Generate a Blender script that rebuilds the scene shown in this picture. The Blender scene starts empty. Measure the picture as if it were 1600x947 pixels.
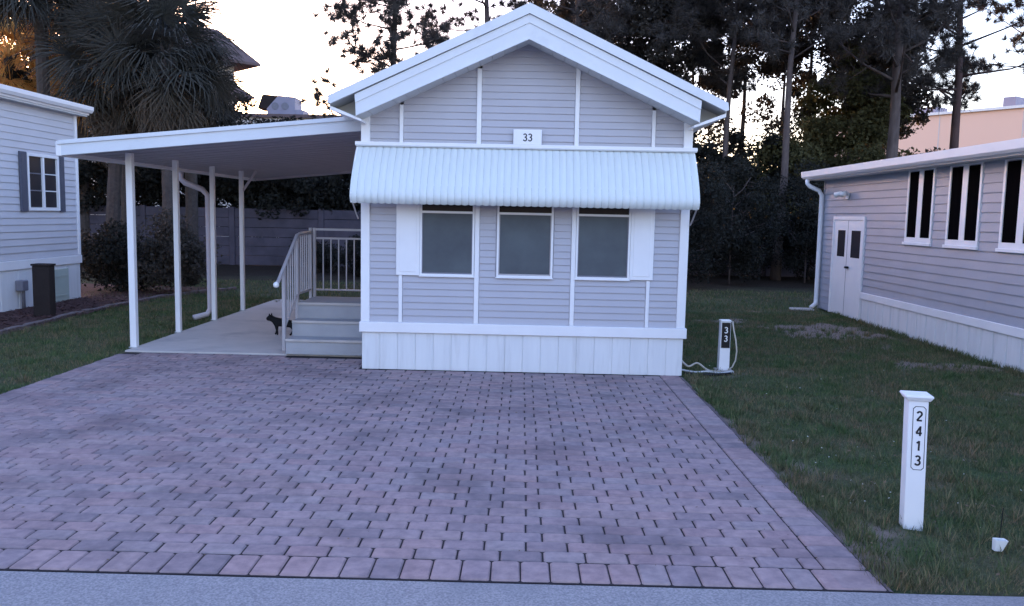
import bpy, bmesh, math, random
import numpy as np
from mathutils import Vector, Matrix, noise

# ------------------------------------------------------------------ camera, sky, sun, exposure
S = bpy.context.scene
COL = S.collection
CAM_H = 1.79
F_PX = 1300.0
pitch, roll, yaw = math.atan(137/F_PX), math.radians(1.2), math.atan(13/F_PX)
fw = Vector((-math.sin(yaw), math.cos(yaw), 0)); rt = Vector((math.cos(yaw), math.sin(yaw), 0)); up = Vector((0, 0, 1))
f2 = fw*math.cos(pitch) - up*math.sin(pitch); u2 = up*math.cos(pitch) + fw*math.sin(pitch)
r3 = rt*math.cos(roll) + u2*math.sin(roll); u3 = u2*math.cos(roll) - rt*math.sin(roll)
cd = bpy.data.cameras.new('camera'); cam = bpy.data.objects.new('camera', cd); COL.objects.link(cam)
cam.matrix_world = Matrix(((r3.x, u3.x, -f2.x, 0), (r3.y, u3.y, -f2.y, 0), (r3.z, u3.z, -f2.z, CAM_H), (0, 0, 0, 1)))
cd.sensor_width = 36.0; cd.lens = F_PX/1600*36; cd.clip_end = 5000; cd.clip_start = 0.05
S.camera = cam

SUN_EL, SUN_AZ = math.radians(4.0), math.radians(-32)      # azimuth measured from +Y, negative = to the left
w = bpy.data.worlds.new('World'); S.world = w; w.use_nodes = True
nt = w.node_tree; nt.nodes.clear()
sky = nt.nodes.new('ShaderNodeTexSky'); sky.sky_type = 'NISHITA'; sky.sun_disc = False
sky.sun_elevation = SUN_EL; sky.sun_rotation = SUN_AZ; sky.air_density = 1.0; sky.dust_density = 1.5; sky.ozone_density = 1.6
bg = nt.nodes.new('ShaderNodeBackground'); bg.inputs['Strength'].default_value = 0.15
out = nt.nodes.new('ShaderNodeOutputWorld')
tint = nt.nodes.new('ShaderNodeMix'); tint.data_type = 'RGBA'; tint.blend_type = 'MULTIPLY'; tint.inputs[0].default_value = 1.0
tint.inputs[7].default_value = (1.02, 0.90, 1.16, 1)      # the photograph's cool violet white balance
nt.links.new(sky.outputs[0], tint.inputs[6]); nt.links.new(tint.outputs[2], bg.inputs[0]); nt.links.new(bg.outputs[0], out.inputs[0])
sd = bpy.data.lights.new('sun', 'SUN'); sun = bpy.data.objects.new('sun', sd); COL.objects.link(sun)
sd.energy = 0.5; sd.angle = math.radians(3.0); sd.color = (1.0, 0.55, 0.25)
sdir = Vector((math.sin(SUN_AZ)*math.cos(SUN_EL), math.cos(SUN_AZ)*math.cos(SUN_EL), math.sin(SUN_EL)))
sun.rotation_euler = sdir.to_track_quat('Z', 'Y').to_euler()
S.view_settings.view_transform = 'Standard'; S.view_settings.look = 'None'
S.view_settings.gamma = 1.0; S.view_settings.exposure = 3.35
S.render.engine = 'CYCLES'

rng = np.random.default_rng(7); random.seed(7)

# ------------------------------------------------------------------ materials
def mat(name, col, rough=0.6, col2=None, scale=6.0, amt=0.5, bump=0.0, bscale=60.0, spec=0.3, rnd=None, stain=None,
        transl=0.0, metal=0.0, stretch=None, stain_scale=0.9, stain_lo=0.5, stain_hi=0.7):
    """procedural material: two colours mixed by world-space noise, optional second broad stain, bump, per-piece variation"""
    m = bpy.data.materials.new(name); m.use_nodes = True
    t = m.node_tree; N = t.nodes; L = t.links; N.clear()
    o = N.new('ShaderNodeOutputMaterial'); b = N.new('ShaderNodeBsdfPrincipled')
    b.inputs['Roughness'].default_value = rough; b.inputs['Specular IOR Level'].default_value = spec; b.inputs['Metallic'].default_value = metal
    g = N.new('ShaderNodeNewGeometry'); pos = g.outputs['Position']
    if stretch:
        mp = N.new('ShaderNodeMapping'); mp.inputs['Scale'].default_value = stretch; L.new(pos, mp.inputs[0]); pos = mp.outputs[0]
    def nz(sc, det=4.0):
        n = N.new('ShaderNodeTexNoise'); n.inputs['Scale'].default_value = sc; n.inputs['Detail'].default_value = det; n.inputs['Roughness'].default_value = 0.6
        L.new(pos, n.inputs['Vector']); return n.outputs['Fac']
    def rng_(sock, a, c):
        r = N.new('ShaderNodeMapRange'); r.inputs['From Min'].default_value = a; r.inputs['From Max'].default_value = c; L.new(sock, r.inputs[0]); return r.outputs[0]
    def mix(f, A, B, mode='MIX'):
        x = N.new('ShaderNodeMix'); x.data_type = 'RGBA'; x.blend_type = mode
        for i, v in ((0, f), (6, A), (7, B)):
            if hasattr(v, 'is_linked'): L.new(v, x.inputs[i])
            elif i == 0: x.inputs[0].default_value = v
            else: x.inputs[i].default_value = (*v, 1)
        return x.outputs[2]
    c2 = col2 or tuple(v*0.8 for v in col)
    c = mix(rng_(nz(scale), 0.5-0.5*(1-amt)-0.05, 0.5+0.5*(1-amt)+0.05), col, c2)
    if rnd:
        if rnd[0] == 'obj': oi = N.new('ShaderNodeObjectInfo'); rs = oi.outputs['Random']
        else: at = N.new('ShaderNodeAttribute'); at.attribute_name = 'rnd'; rs = at.outputs['Fac']
        cr = N.new('ShaderNodeValToRGB'); e = cr.color_ramp.elements
        cr.color_ramp.interpolation = 'CONSTANT' if rnd[2] else 'LINEAR'
        k = rnd[1]
        e[0].position = 0; e[0].color = (*k[0], 1); e[1].position = 1/len(k) if rnd[2] else 1.0/(len(k)-1); e[1].color = (*k[1], 1)
        for i in range(2, len(k)):
            q = e.new(i/len(k) if rnd[2] else i/(len(k)-1)); q.color = (*k[i], 1)
        L.new(rs, cr.inputs[0]); c = mix(1.0, c, cr.outputs[0], 'MULTIPLY')
    if stain:
        c = mix(rng_(nz(stain_scale, 5.0), stain_lo, stain_hi), c, stain, 'MIX')
    L.new(c, b.inputs['Base Color'])
    if bump:
        bp = N.new('ShaderNodeBump'); bp.inputs['Strength'].default_value = bump; bp.inputs['Distance'].default_value = 0.01
        L.new(nz(bscale, 3.0), bp.inputs['Height']); L.new(bp.outputs[0], b.inputs['Normal'])
    if transl:
        tr = N.new('ShaderNodeBsdfTranslucent'); L.new(c, tr.inputs[0]); ms = N.new('ShaderNodeMixShader'); ms.inputs[0].default_value = transl
        L.new(b.outputs[0], ms.inputs[1]); L.new(tr.outputs[0], ms.inputs[2]); L.new(ms.outputs[0], o.inputs[0])
    else: L.new(b.outputs[0], o.inputs[0])
    return m

M = {}
M['white'] = mat('white_paint', (.84, .83, .84), .45, (.76, .75, .77), 3, .4, .05, 40)
M['trim'] = mat('trim_metal', (.69, .71, .74), .45, (.62, .64, .68), 2.5, .45, stain=(.56, .57, .60), stain_scale=3.0, stain_lo=.6, stain_hi=.85)
M['awning'] = mat('white_enamel', (.68, .72, .70), .4, (.61, .64, .64), 5, .4, 0, stretch=(6, 1, .6))
M['skirt'] = mat('skirt_vinyl', (.76, .77, .78), .5, (.64, .65, .67), 2.5, .4, .05, 40, stretch=(3, 3, .35), stain=(.56, .56, .57), stain_scale=2.6, stain_lo=.55, stain_hi=.80)
M['siding'] = mat('lavender_grey_siding', (.465, .455, .495), .55, (.43, .42, .465), 2.5, .5, .08, 90)
M['siding_l'] = mat('pale_grey_siding', (.58, .57, .60), .55, (.51, .50, .53), 2, .4, .15, 50)
M['siding_r'] = mat('grey_mauve_siding', (.36, .375, .43), .55, (.31, .325, .38), 2, .4, .15, 50)
M['roofmetal'] = mat('roof_metal', (.55, .56, .57), .5, (.45, .46, .47), 2, .4)
M['soffit'] = mat('soffit_white', (.62, .62, .62), .6, (.52, .52, .52), 2, .4)
M['ceiling'] = mat('carport_pan_white', (.56, .51, .55), .6, (.45, .41, .45), 1.5, .4, .05, 30)
M['screen'] = mat('window_screen', (.095, .115, .13), .5, (.060, .068, .082), 2.3, .6, spec=.3)
M['glass'] = mat('dark_glass', (.03, .03, .035), .15, (.045, .038, .04), 2, .4, spec=.06)
M['blackglass'] = mat('black_glass', (.003, .003, .004), .4, (.005, .004, .004), 4, .4, spec=0.0)
M['blind'] = mat('window_blind', (.16, .18, .19), .7, (.13, .15, .16), 2, .4)
M['rail'] = mat('rail_paint', (.45, .42, .44), .4, (.36, .34, .35), 6, .4, spec=.4)
M['railw'] = mat('white_knob', (.85, .85, .84), .35)
M['concrete'] = mat('slab_concrete', (.56, .51, .48), .85, (.45, .42, .40), 3, .5, .2, 60, stain=(.34, .32, .32), stain_scale=1.3, stain_lo=.52, stain_hi=.75)
M['steps'] = mat('step_carpet', (.41, .41, .43), .9, (.34, .34, .36), 5, .5, .3, 150)
STREETC = mat('street_asphalt', (.36, .34, .35), .9, (.21, .205, .22), 85, .85, .6, 120, stain=(.21, .21, .225), stain_scale=1.2, stain_lo=.5, stain_hi=.75)
PK = ((1, .97, .98), (.93, .95, 1.0), (1.07, .98, .98), (.96, .93, .97), (1.04, 1.01, 1.03), (.76, .78, .83), (1.0, .91, .93), (.97, 1.0, 1.02), (1.08, 1.03, 1.04), (.90, .85, .88), (1.02, .99, .99), (.98, .97, 1.0), (.84, .83, .87))
pv = dict(rough=.88, col2=(.250, .195, .205), scale=13, amt=.75, bump=.35, bscale=130, stain=(.13, .10, .115), stain_scale=1.25, stain_lo=.50, stain_hi=.78)
M['paver'] = mat('paver_concrete', (.365, .280, .277), rnd=('obj', PK, True), **pv)
M['paver_s'] = mat('paver_concrete_far', (.365, .280, .277), rnd=('att', PK, True), **pv)
M['joint'] = mat('joint_sand', (.035, .028, .032), .95, (.02, .018, .02), 30, .5)
M['bark'] = mat('pine_bark', (.12, .095, .09), .9, (.06, .045, .045), 9, .6, .6, 20, stretch=(1, 1, .3))
M['redbark'] = mat('red_pine_bark', (.10, .06, .055), .9, (.05, .03, .03), 9, .6, .6, 20, stretch=(1, 1, .3))
M['palmbark'] = mat('palm_bark', (.085, .07, .065), .95, (.045, .038, .036), 12, .6, .8, 16)
M['dark'] = mat('dark_brown_wood', (.03, .022, .022), .8, (.02, .015, .015), 6, .5, .3, 40)
M['black'] = mat('black_plastic', (.008, .008, .009), .5)
M['ink'] = mat('number_ink', (.015, .015, .02), .5)
M['mulch'] = mat('red_mulch', (.13, .065, .06), .95, (.06, .035, .035), 25, .8, 1.0, 60)
M['kerb'] = mat('edging_stone', (.20, .16, .16), .9, (.13, .10, .10), 10, .5, .4, 50)
M['vent'] = mat('pale_green_door', (.46, .52, .47), .6, (.38, .44, .40), 4, .4)
M['shutter_d'] = mat('slate_shutter', (.10, .105, .14), .6)
M['grey'] = mat('grey_plastic', (.20, .20, .24), .5)
M['hose'] = mat('cream_hose', (.55, .50, .42), .5, (.42, .38, .32), 8)
M['catfur'] = mat('black_fur', (.006, .006, .008), .8)
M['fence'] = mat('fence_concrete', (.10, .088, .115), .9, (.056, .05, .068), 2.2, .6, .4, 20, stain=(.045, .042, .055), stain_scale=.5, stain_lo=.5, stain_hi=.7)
M['peach'] = mat('peach_stucco', (.84, .57, .44), .9, (.78, .53, .41), .2, .4)
M['tanroof'] = mat('brown_tile_roof', (.16, .11, .11), .9, (.11, .08, .08), 2, .5)
M['bwall'] = mat('pale_stucco', (.62, .56, .52), .9, (.55, .5, .47), .5, .4)
M['unit'] = mat('unit_grey', (.30, .29, .36), .6, (.24, .23, .3), 1, .4)
def leafmat(n, a, b, tr=.25): return mat(n, a, .7, b, 14, .7, spec=.15, transl=tr)
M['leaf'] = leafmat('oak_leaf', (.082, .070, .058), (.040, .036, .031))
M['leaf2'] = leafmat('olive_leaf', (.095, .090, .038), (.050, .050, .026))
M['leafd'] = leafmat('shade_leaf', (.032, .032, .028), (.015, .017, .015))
M['needle'] = leafmat('pine_needle', (.092, .080, .074), (.050, .047, .046), .2)
M['palm'] = leafmat('palm_frond', (.080, .078, .068), (.040, .041, .038), .25)
M['deadpalm'] = leafmat('dry_frond', (.105, .088, .07), (.06, .052, .045), .25)
M['sunlit_gold'] = leafmat('sunlit_leaf', (.80, .48, .16), (.55, .30, .09), .6)  # warm backlight of the low sun painted into the leaf colour
M['grass'] = mat('grass_blade', (.085, .128, .062), .85, (.17, .142, .10), 1.9, .8, spec=.05, transl=.2, rnd=('att', ((1, 1, 1), (.75, .85, .7), (1.3, 1.3, 1.2), (.9, 1.1, .8), (1.9, 1.5, 1.3), (.6, .75, .6)), True))

def lawn_mat():
    m = bpy.data.materials.new('lawn_turf'); m.use_nodes = True; t = m.node_tree; N = t.nodes; L = t.links
    b = N['Principled BSDF']; b.inputs['Roughness'].default_value = .95; b.inputs['Specular IOR Level'].default_value = .1
    g = N.new('ShaderNodeNewGeometry')
    def nz(s, d=5):
        n = N.new('ShaderNodeTexNoise'); n.inputs['Scale'].default_value = s; n.inputs['Detail'].default_value = d; n.inputs['Roughness'].default_value = .7; L.new(g.outputs['Position'], n.inputs['Vector']); return n.outputs['Fac']
    def ramp(s, stops):
        r = N.new('ShaderNodeValToRGB'); e = r.color_ramp.elements
        e[0].position, e[0].color = stops[0][0], (*stops[0][1], 1); e[1].position, e[1].color = stops[1][0], (*stops[1][1], 1)
        for p, c in stops[2:]: q = e.new(p); q.color = (*c, 1)
        L.new(s, r.inputs[0]); return r.outputs[0]
    a = ramp(nz(1.1), [(.32, (.050, .080, .040)), (.48, (.072, .100, .052)), (.58, (.105, .108, .066)), (.72, (.16, .125, .088))])
    f = ramp(nz(38), [(.3, (.55, .55, .55)), (.7, (1.45, 1.45, 1.4))])
    x = N.new('ShaderNodeMix'); x.data_type = 'RGBA'; x.blend_type = 'MULTIPLY'; x.inputs[0].default_value = 1; L.new(a, x.inputs[6]); L.new(f, x.inputs[7])
    d = ramp(nz(22), [(.3, (.20, .155, .13)), (.7, (.31, .25, .215))])
    at = N.new('ShaderNodeAttribute'); at.attribute_name = 'bare'
    y = N.new('ShaderNodeMix'); y.data_type = 'RGBA'; L.new(at.outputs['Fac'], y.inputs[0]); L.new(x.outputs[2], y.inputs[6]); L.new(d, y.inputs[7])
    # canopy shade on the back lawn, painted in as dark leaf-litter brown
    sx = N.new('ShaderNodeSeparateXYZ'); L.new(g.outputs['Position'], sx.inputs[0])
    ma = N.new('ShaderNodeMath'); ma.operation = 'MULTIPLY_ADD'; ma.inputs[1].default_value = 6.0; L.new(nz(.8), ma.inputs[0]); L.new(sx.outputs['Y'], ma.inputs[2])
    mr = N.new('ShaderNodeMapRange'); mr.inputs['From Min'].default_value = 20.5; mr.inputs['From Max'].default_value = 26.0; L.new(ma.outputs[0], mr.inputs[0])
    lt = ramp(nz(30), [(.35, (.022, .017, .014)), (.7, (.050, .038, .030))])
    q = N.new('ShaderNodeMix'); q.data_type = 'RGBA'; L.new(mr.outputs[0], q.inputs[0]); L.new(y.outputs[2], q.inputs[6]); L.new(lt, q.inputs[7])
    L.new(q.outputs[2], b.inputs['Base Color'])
    bp = N.new('ShaderNodeBump'); bp.inputs['Strength'].default_value = .9; bp.inputs['Distance'].default_value = .03; L.new(nz(45), bp.inputs['Height']); L.new(bp.outputs[0], b.inputs['Normal'])
    return m
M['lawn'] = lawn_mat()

# ------------------------------------------------------------------ builders
ORG = {}
def org(o): return ORG.get(o.name, Vector((0, 0, 0))) if o else Vector((0, 0, 0))
def tag(o, label=None, cat=None, group=None, kind=None):
    if label: o['label'] = label
    if cat: o['category'] = cat
    if group: o['group'] = group
    if kind: o['kind'] = kind
    return o
def thing(name, loc, label, cat, group=None):
    o = bpy.data.objects.new(name, None); COL.objects.link(o); o.location = loc; o.empty_display_size = .2
    ORG[o.name] = Vector(loc); return tag(o, label, cat, group)
class MB:
    def __init__(s): s.v = []; s.f = []
    def add(s, vs, fs):
        n = len(s.v); s.v += [tuple(p) for p in vs]; s.f += [tuple(i+n for i in f) for f in fs]; return s
    def box(s, x0, x1, y0, y1, z0, z1):
        return s.add([(x, y, z) for z in (z0, z1) for y in (y0, y1) for x in (x0, x1)],
                     [(0, 2, 3, 1), (4, 5, 7, 6), (0, 1, 5, 4), (2, 6, 7, 3), (0, 4, 6, 2), (1, 3, 7, 5)])
    def prism(s, poly, axis, a, b):
        """poly: 2-D points (the two other axes in x,y,z order) extruded along axis from a to b"""
        def P(p, t):
            q = list(p); q.insert('xyz'.index(axis), t); return q
        n = len(poly); fs = [tuple(range(n)), tuple(range(2*n-1, n-1, -1))] + [((i+1) % n, i, n+i, n+(i+1) % n) for i in range(n)]
        return s.add([P(p, a) for p in poly] + [P(p, b) for p in poly], fs)
    def tube(s, pts, rad, n=8, cap=True):
        pts = [Vector(p) for p in pts]; R = rad if hasattr(rad, '__len__') else [rad]*len(pts)
        rings = []; prev = None
        for i, p in enumerate(pts):
            d = (pts[min(i+1, len(pts)-1)] - pts[max(i-1, 0)]).normalized()
            if prev is None: a = d.orthogonal().normalized()
            else: a = (prev - d*prev.dot(d)).normalized()
            prev = a; b = d.cross(a)
            rings += [p + (a*math.cos(2*math.pi*k/n) + b*math.sin(2*math.pi*k/n))*R[i] for k in range(n)]
        fs = [(i*n+k, i*n+(k+1) % n, (i+1)*n+(k+1) % n, (i+1)*n+k) for i in range(len(pts)-1) for k in range(n)]
        if cap: fs += [tuple(range(n-1, -1, -1)), tuple(range((len(pts)-1)*n, len(pts)*n))]
        return s.add(rings, fs)
    def build(s, name, m, parent=None, bevel=0, smooth=False, kind=None):
        o0 = org(parent); me = bpy.data.meshes.new(name)
        me.from_pydata([(x-o0.x, y-o0.y, z-o0.z) for x, y, z in s.v], [], s.f); me.update()
        bm = bmesh.new(); bm.from_mesh(me); bmesh.ops.recalc_face_normals(bm, faces=bm.faces)
        if bevel: bmesh.ops.bevel(bm, geom=[e for e in bm.edges if len(e.link_faces) == 2 and e.calc_face_angle(0) > .5], offset=bevel, segments=1, affect='EDGES', clamp_overlap=True)
        bm.to_mesh(me); bm.free()
        if smooth: me.polygons.foreach_set('use_smooth', [True]*len(me.polygons))
        me.materials.append(m); o = bpy.data.objects.new(name, me); COL.objects.link(o)
        if parent: o.parent = parent; ORG[o.name] = o0
        if kind: o['kind'] = kind
        return o
def box(name, m, parent, x0, x1, y0, y1, z0, z1, bevel=0, kind=None): return MB().box(x0, x1, y0, y1, z0, z1).build(name, m, parent, bevel, kind=kind)
def raw(name, V, Fc, m, parent=None, kind=None, k=3):
    """fast mesh from numpy arrays V (n,3), Fc (m,k)"""
    o0 = org(parent); me = bpy.data.meshes.new(name); V = np.asarray(V, dtype=np.float32) - np.array(o0, dtype=np.float32); Fc = np.asarray(Fc, dtype=np.int32)
    me.vertices.add(len(V)); me.vertices.foreach_set('co', V.ravel()); me.loops.add(Fc.size); me.loops.foreach_set('vertex_index', Fc.ravel())
    me.polygons.add(len(Fc)); me.polygons.foreach_set('loop_start', np.arange(0, Fc.size, k, dtype=np.int32)); me.polygons.foreach_set('loop_total', np.full(len(Fc), k, dtype=np.int32))
    me.update(calc_edges=True); me.validate(); me.materials.append(m); o = bpy.data.objects.new(name, me); COL.objects.link(o)
    if parent: o.parent = parent; ORG[o.name] = o0
    if kind: o['kind'] = kind
    return o
def inst(name, me, parent, loc, rot=None, scale=None):
    o = bpy.data.objects.new(name, me); COL.objects.link(o); o.parent = parent; o.location = Vector(loc) - org(parent)
    if rot is not None: o.rotation_euler = rot
    if scale is not None: o.scale = scale
    return o
def arc(cx, cy, rx, ry, a0, a1, n=9): return [(cx+rx*math.cos(math.radians(a0+(a1-a0)*i/n)), cy+ry*math.sin(math.radians(a0+(a1-a0)*i/n))) for i in range(n+1)]
DIG = {'3': [arc(.27, .725, .20, .20, 155, -90, 12)[:-1] + [(.27, .525)], [(.27, .525)] + arc(.27, .275, .225, .235, 90, -158, 13)],
       '2': [arc(.27, .70, .21, .225, 165, -35, 11) + [(.30, .40), (.07, .065)], [(.04, .06), (.52, .06)]],
       '4': [[(.40, .0), (.40, .97)], [(.41, .93), (.05, .30)], [(.02, .27), (.56, .27)]],
       '1': [[(.34, .0), (.34, .97)], [(.34, .93), (.12, .74)]]}
def text(txt, name, m, parent, loc, size, offset=0.0, extrude=.001, rotz=0, sw=.13):
    """stroked numerals standing in the x-z plane, facing -y"""
    mb = MB(); adv = .66; X0 = -(adv*(len(txt)-1)+.54)/2
    for ci, ch in enumerate(txt):
        for k, st_ in enumerate(DIG[ch]):
            P = [Vector((x+X0+ci*adv, z-.49)) for x, z in st_]; L = []; n = len(P)
            for i, p in enumerate(P):
                d = (P[min(i+1, n-1)]-P[max(i-1, 0)]).normalized(); q = Vector((-d.y, d.x))*sw/2; L += [p+q, p-q]
            y = -.0002*(k+1)
            fr = [(v.x*size, y, v.y*size) for v in L]; bk = [(v.x*size, extrude, v.y*size) for v in L]; m_ = len(fr)
            mb.add(fr+bk, [(2*i, 2*i+1, 2*i+3, 2*i+2) for i in range(n-1)] + [(2*i, 2*i+2, m_+2*i+2, m_+2*i) for i in range(n-1)] + [(2*i+1, m_+2*i+1, m_+2*i+3, 2*i+3) for i in range(n-1)])
    c, s_ = math.cos(rotz), math.sin(rotz); mb.v = [(loc[0]+x*c-y*s_, loc[1]+x*s_+y*c, loc[2]+z) for x, y, z in mb.v]
    return mb.build(name, m, parent)

# ------------------------------------------------------------------ ground
DX0, DX1, DY0, DY1 = -4.92, 1.84, 3.93, 9.44         # paved drive
def fbm(x, y, s, o=0.0):
    return noise.fractal(Vector((x*s+o, y*s-o, o*.37)), 1.0, 2.0, 4)
def bare(x, y):
    v = 0
    for cx, cy, rx, ry, a in ((5.15, 13.6, 1.05, 1.3, 1.1), (5.25, 10.5, .75, .42, 1.15), (1.96, 6.3, .17, 1.9, .86), (1.99, 4.6, .24, .6, .72), (2.3, 9.3, .5, .5, .45), (4.6, 14.6, 1.6, .8, .6)):
        v = max(v, a*math.exp(-((x-cx)/rx)**2-((y-cy)/ry)**2))
    v += .55*fbm(x, y, 1.4, 3.1) + .25*fbm(x, y, 5, 1.7)
    return min(1, max(0, (v-.42)/.3))
def covered(x, y):
    return (DX0+.02 < x < DX1-.02 and 0 < y < 10.4) or (y < DY0-.02) or (-4.85 < x < 1.7 and 9 < y < 16.9)
xs = np.concatenate([[-3000, -600, -150, -60, -30, -18], np.arange(-12, -9.2, .4), np.arange(-9.2, -4.4, .1), np.arange(-4.4, 1.4, .4), np.arange(1.6, 6.3, .07), np.arange(6.4, 12, .4), [14, 18, 30, 60, 150, 600, 3000]])
ys = np.concatenate([[-3000, -600, -100, -20, -8, 0, 3], np.arange(3.6, 18, .09), np.arange(18.2, 30, .6), [34, 45, 70, 150, 600, 3000]])
V = []; B = []
for y in ys:
    for x in xs:
        z = .012*fbm(x, y, .9) + .012*fbm(x, y, 4.0) if abs(x) < 12 and y < 30 else 0
        if covered(x, y): z = -.12
        elif DX1-.03 < x < DX1+.35 and y < 9.6: z = min(z, .004)-.012*(1-(x-DX1)/.35)
        elif DX0-.3 < x < DX0 and y < 17: z = min(z, .002)-.008
        elif y > DY0-.02 and y < DY0+.15: z -= .012
        V.append((x, y, z-.008)); B.append(bare(x, y) if (1.6 < x < 6.4 and y < 18) else (.12 if y > 18 else 0))
nx = len(xs); Fc = [(j*nx+i, j*nx+i+1, (j+1)*nx+i+1, (j+1)*nx+i) for j in range(len(ys)-1) for i in range(nx-1)]
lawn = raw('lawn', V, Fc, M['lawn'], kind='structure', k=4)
at = lawn.data.attributes.new('bare', 'FLOAT', 'POINT'); at.data.foreach_set('value', np.array(B, dtype=np.float32))
# street sheet with a slightly ragged concrete edge towards the lawn
N_ = 420; e = [(-60+120*i/N_, DY0-.022+.006*fbm(i*.3, 0, 1.0)) for i in range(N_+1)]
vs = [(x, -7.0, -.004) for x, _ in e] + [(x, y, -.004) for x, y in e] + [(x, y, -.2) for x, y in e]
n1 = N_+1
MB().add(vs, [(i, i+1, n1+i+1, n1+i) for i in range(N_)] + [(n1+i, n1+i+1, 2*n1+i+1, 2*n1+i) for i in range(N_)]).build('street', STREETC, kind='structure')

# drive: bedding sheet, then every paver
drive = MB().box(DX0-.004, DX1+.004, DY0, 10.22, -.11, -.009).build('driveway', M['joint'], kind='structure')
L_, W_, J_ = .2264, .1303, .010
def paver_mesh(l, wd, name, m):
    """chamfered stone, top at z=0"""
    mb = MB(); a, b = l/2, wd/2; c = .007
    v = [(-a, -b, -.06), (a, -b, -.06), (a, b, -.06), (-a, b, -.06)]
    # octagonal rim (clipped corners) and inset top
    k = .009
    rim = [(-a+k, -b), (a-k, -b), (a, -b+k), (a, b-k), (a-k, b), (-a+k, b), (-a, b-k), (-a, -b+k)]
    vs = [(x, y, -.055) for x, y in rim] + [(x, y, -c) for x, y in rim] + [(x*(1-c/a), y*(1-c/b), 0) for x, y in rim]
    fs = [(i, (i+1) % 8, 8+(i+1) % 8, 8+i) for i in range(8)] + [(8+i, 8+(i+1) % 8, 16+(i+1) % 8, 16+i) for i in range(8)] + [tuple(range(16, 24))]
    return vs, fs
P_ = []   # (x, y, l, w) of every stone
xb = DX1-.2264                                # inner edge of the side band
x = DX0+.15/2
while x < DX1-.23: P_.append((x, DY0+.125, .142, .226)); x += .150
P_.append((DX1-.113, DY0+.125, .220, .224))
y = DY0+.25+.075
while y < DY1+.55:
    if y < DY1: P_.append((DX1-.113, y, .220, .143))
    P_.append((DX0+.113, y, .220, .143)); y += .150
r = 0; y = DY0+.25+W_/2
while y < 10.16:
    off = (0 if r % 2 else .38*L_) + random.uniform(-.006, .006)
    xa, xe = DX0+.2294, (xb if y < DY1 else -1.84)
    x = xa - L_*1.0 + off
    while x < xe:
        l0, l1 = max(x, xa)+J_/2, min(x+L_, xe)-J_/2
        if l1-l0 > .03 and not (y > 10.1 and x > -3.1): P_.append(((l0+l1)/2, y, l1-l0, W_-.0078))
        x += L_
    y += W_; r += 1
def shown(p):
    d = Vector((p[0], p[1], -CAM_H)); dep = d.dot(f2); u = 800+F_PX*d.dot(r3)/dep; v = 473.5-F_PX*d.dot(u3)/dep
    return (-20 < u < 1620 and v < 960), p[2]*p[3]/dep**3
ranked = sorted(P_, key=lambda p: (-shown(p)[0], -shown(p)[1]))
cache = {}; prs = random.Random(3)
for p in ranked[:296]:
    key = (round(p[2], 3), round(p[3], 3))
    if key not in cache:
        vs, fs = paver_mesh(p[2], p[3], 'paver', M['paver']); me = bpy.data.meshes.new('paver'); me.from_pydata(vs, [], fs); me.materials.append(M['paver']); cache[key] = me
    inst('paver', cache[key], drive, (p[0], p[1], prs.uniform(-.002, .002)), (prs.gauss(0, .006), prs.gauss(0, .006), prs.gauss(0, .006)))
Va = []; Fa = []; Ra = []
mb = MB()
for p in ranked[296:]:
    vs, fs = paver_mesh(p[2], p[3], '', None); tx, ty = prs.gauss(0, .006), prs.gauss(0, .006); dz = prs.uniform(-.002, .002)
    mb.add([(p[0]+x, p[1]+y, z+dz+x*tx+y*ty) for x, y, z in vs], fs); Ra += [prs.random()]*len(fs)
me = bpy.data.meshes.new('far_pavers'); me.from_pydata(mb.v, [], mb.f); me.materials.append(M['paver_s'])
at = me.attributes.new('rnd', 'FLOAT', 'FACE'); at.data.foreach_set('value', np.array(Ra, dtype=np.float32))
fp = bpy.data.objects.new('far_pavers', me); COL.objects.link(fp); fp.parent = drive; fp['kind'] = 'stuff'
# concrete slab under the carport
slab = MB().prism([(-4.93, 10.22), (-1.80, 10.22), (-1.80, 16.6), (-4.93, 16.6)], 'z', -.1, .012).build('carport_slab', M['concrete'], bevel=.006, kind='structure')
# concrete haunch along the right edge of the drive, ragged
hv = []; hn = 90
for i in range(hn+1):
    y = DY0+.01+(DY1-DY0-.02)*i/hn; wv = .022+.02*max(0, fbm(y*2, 1, 1.5)+.2)
    hv += [(DX1+.004, y, -.008), (DX1+.004+wv, y, -.014), (DX1+.03+wv, y, -.05)]
MB().add(hv, [(3*i, 3*i+1, 3*i+4, 3*i+3) for i in range(hn)] + [(3*i+1, 3*i+2, 3*i+5, 3*i+4) for i in range(hn)]).build('drive_edging', M['kerb'], kind='structure')

# grass blades
def grass(n, x0, x1, y0, y1, h=.035, wd=.005, ex=None, seed=1):
    g = np.random.default_rng(seed); X = g.uniform(x0, x1, n); u = g.random(n); Y = y0*(y1/y0)**u     # denser near the camera
    keep = np.array([not (ex and ex(a, b)) and g.random() > bare(a, b)*.93*(a > 1.6) for a, b in zip(X, Y)]); X, Y = X[keep], Y[keep]; n = len(X)
    a = g.uniform(0, 2*math.pi, n); hh = h*g.uniform(.4, 1.25, n)*(1+.03*(Y-4)); ww = wd*(1+.16*(Y-4)); ln = g.uniform(.1, .9, n)*hh; b = g.uniform(0, 2*math.pi, n)
    p0 = np.stack([X-np.cos(a)*ww/2, Y-np.sin(a)*ww/2, np.full(n, -.012)], 1); p1 = np.stack([X+np.cos(a)*ww/2, Y+np.sin(a)*ww/2, np.full(n, -.012)], 1)
    p2 = np.stack([X+np.cos(b)*ln, Y+np.sin(b)*ln, hh-.01], 1); V = np.stack([p0, p1, p2], 1).reshape(-1, 3); return V
def exr(x, y):
    return (x < DX1+.035+.05*(fbm(x, y, 2.5)) and y < DY1) or (x < 1.9 and y < 20) or x > 6.14
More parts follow.
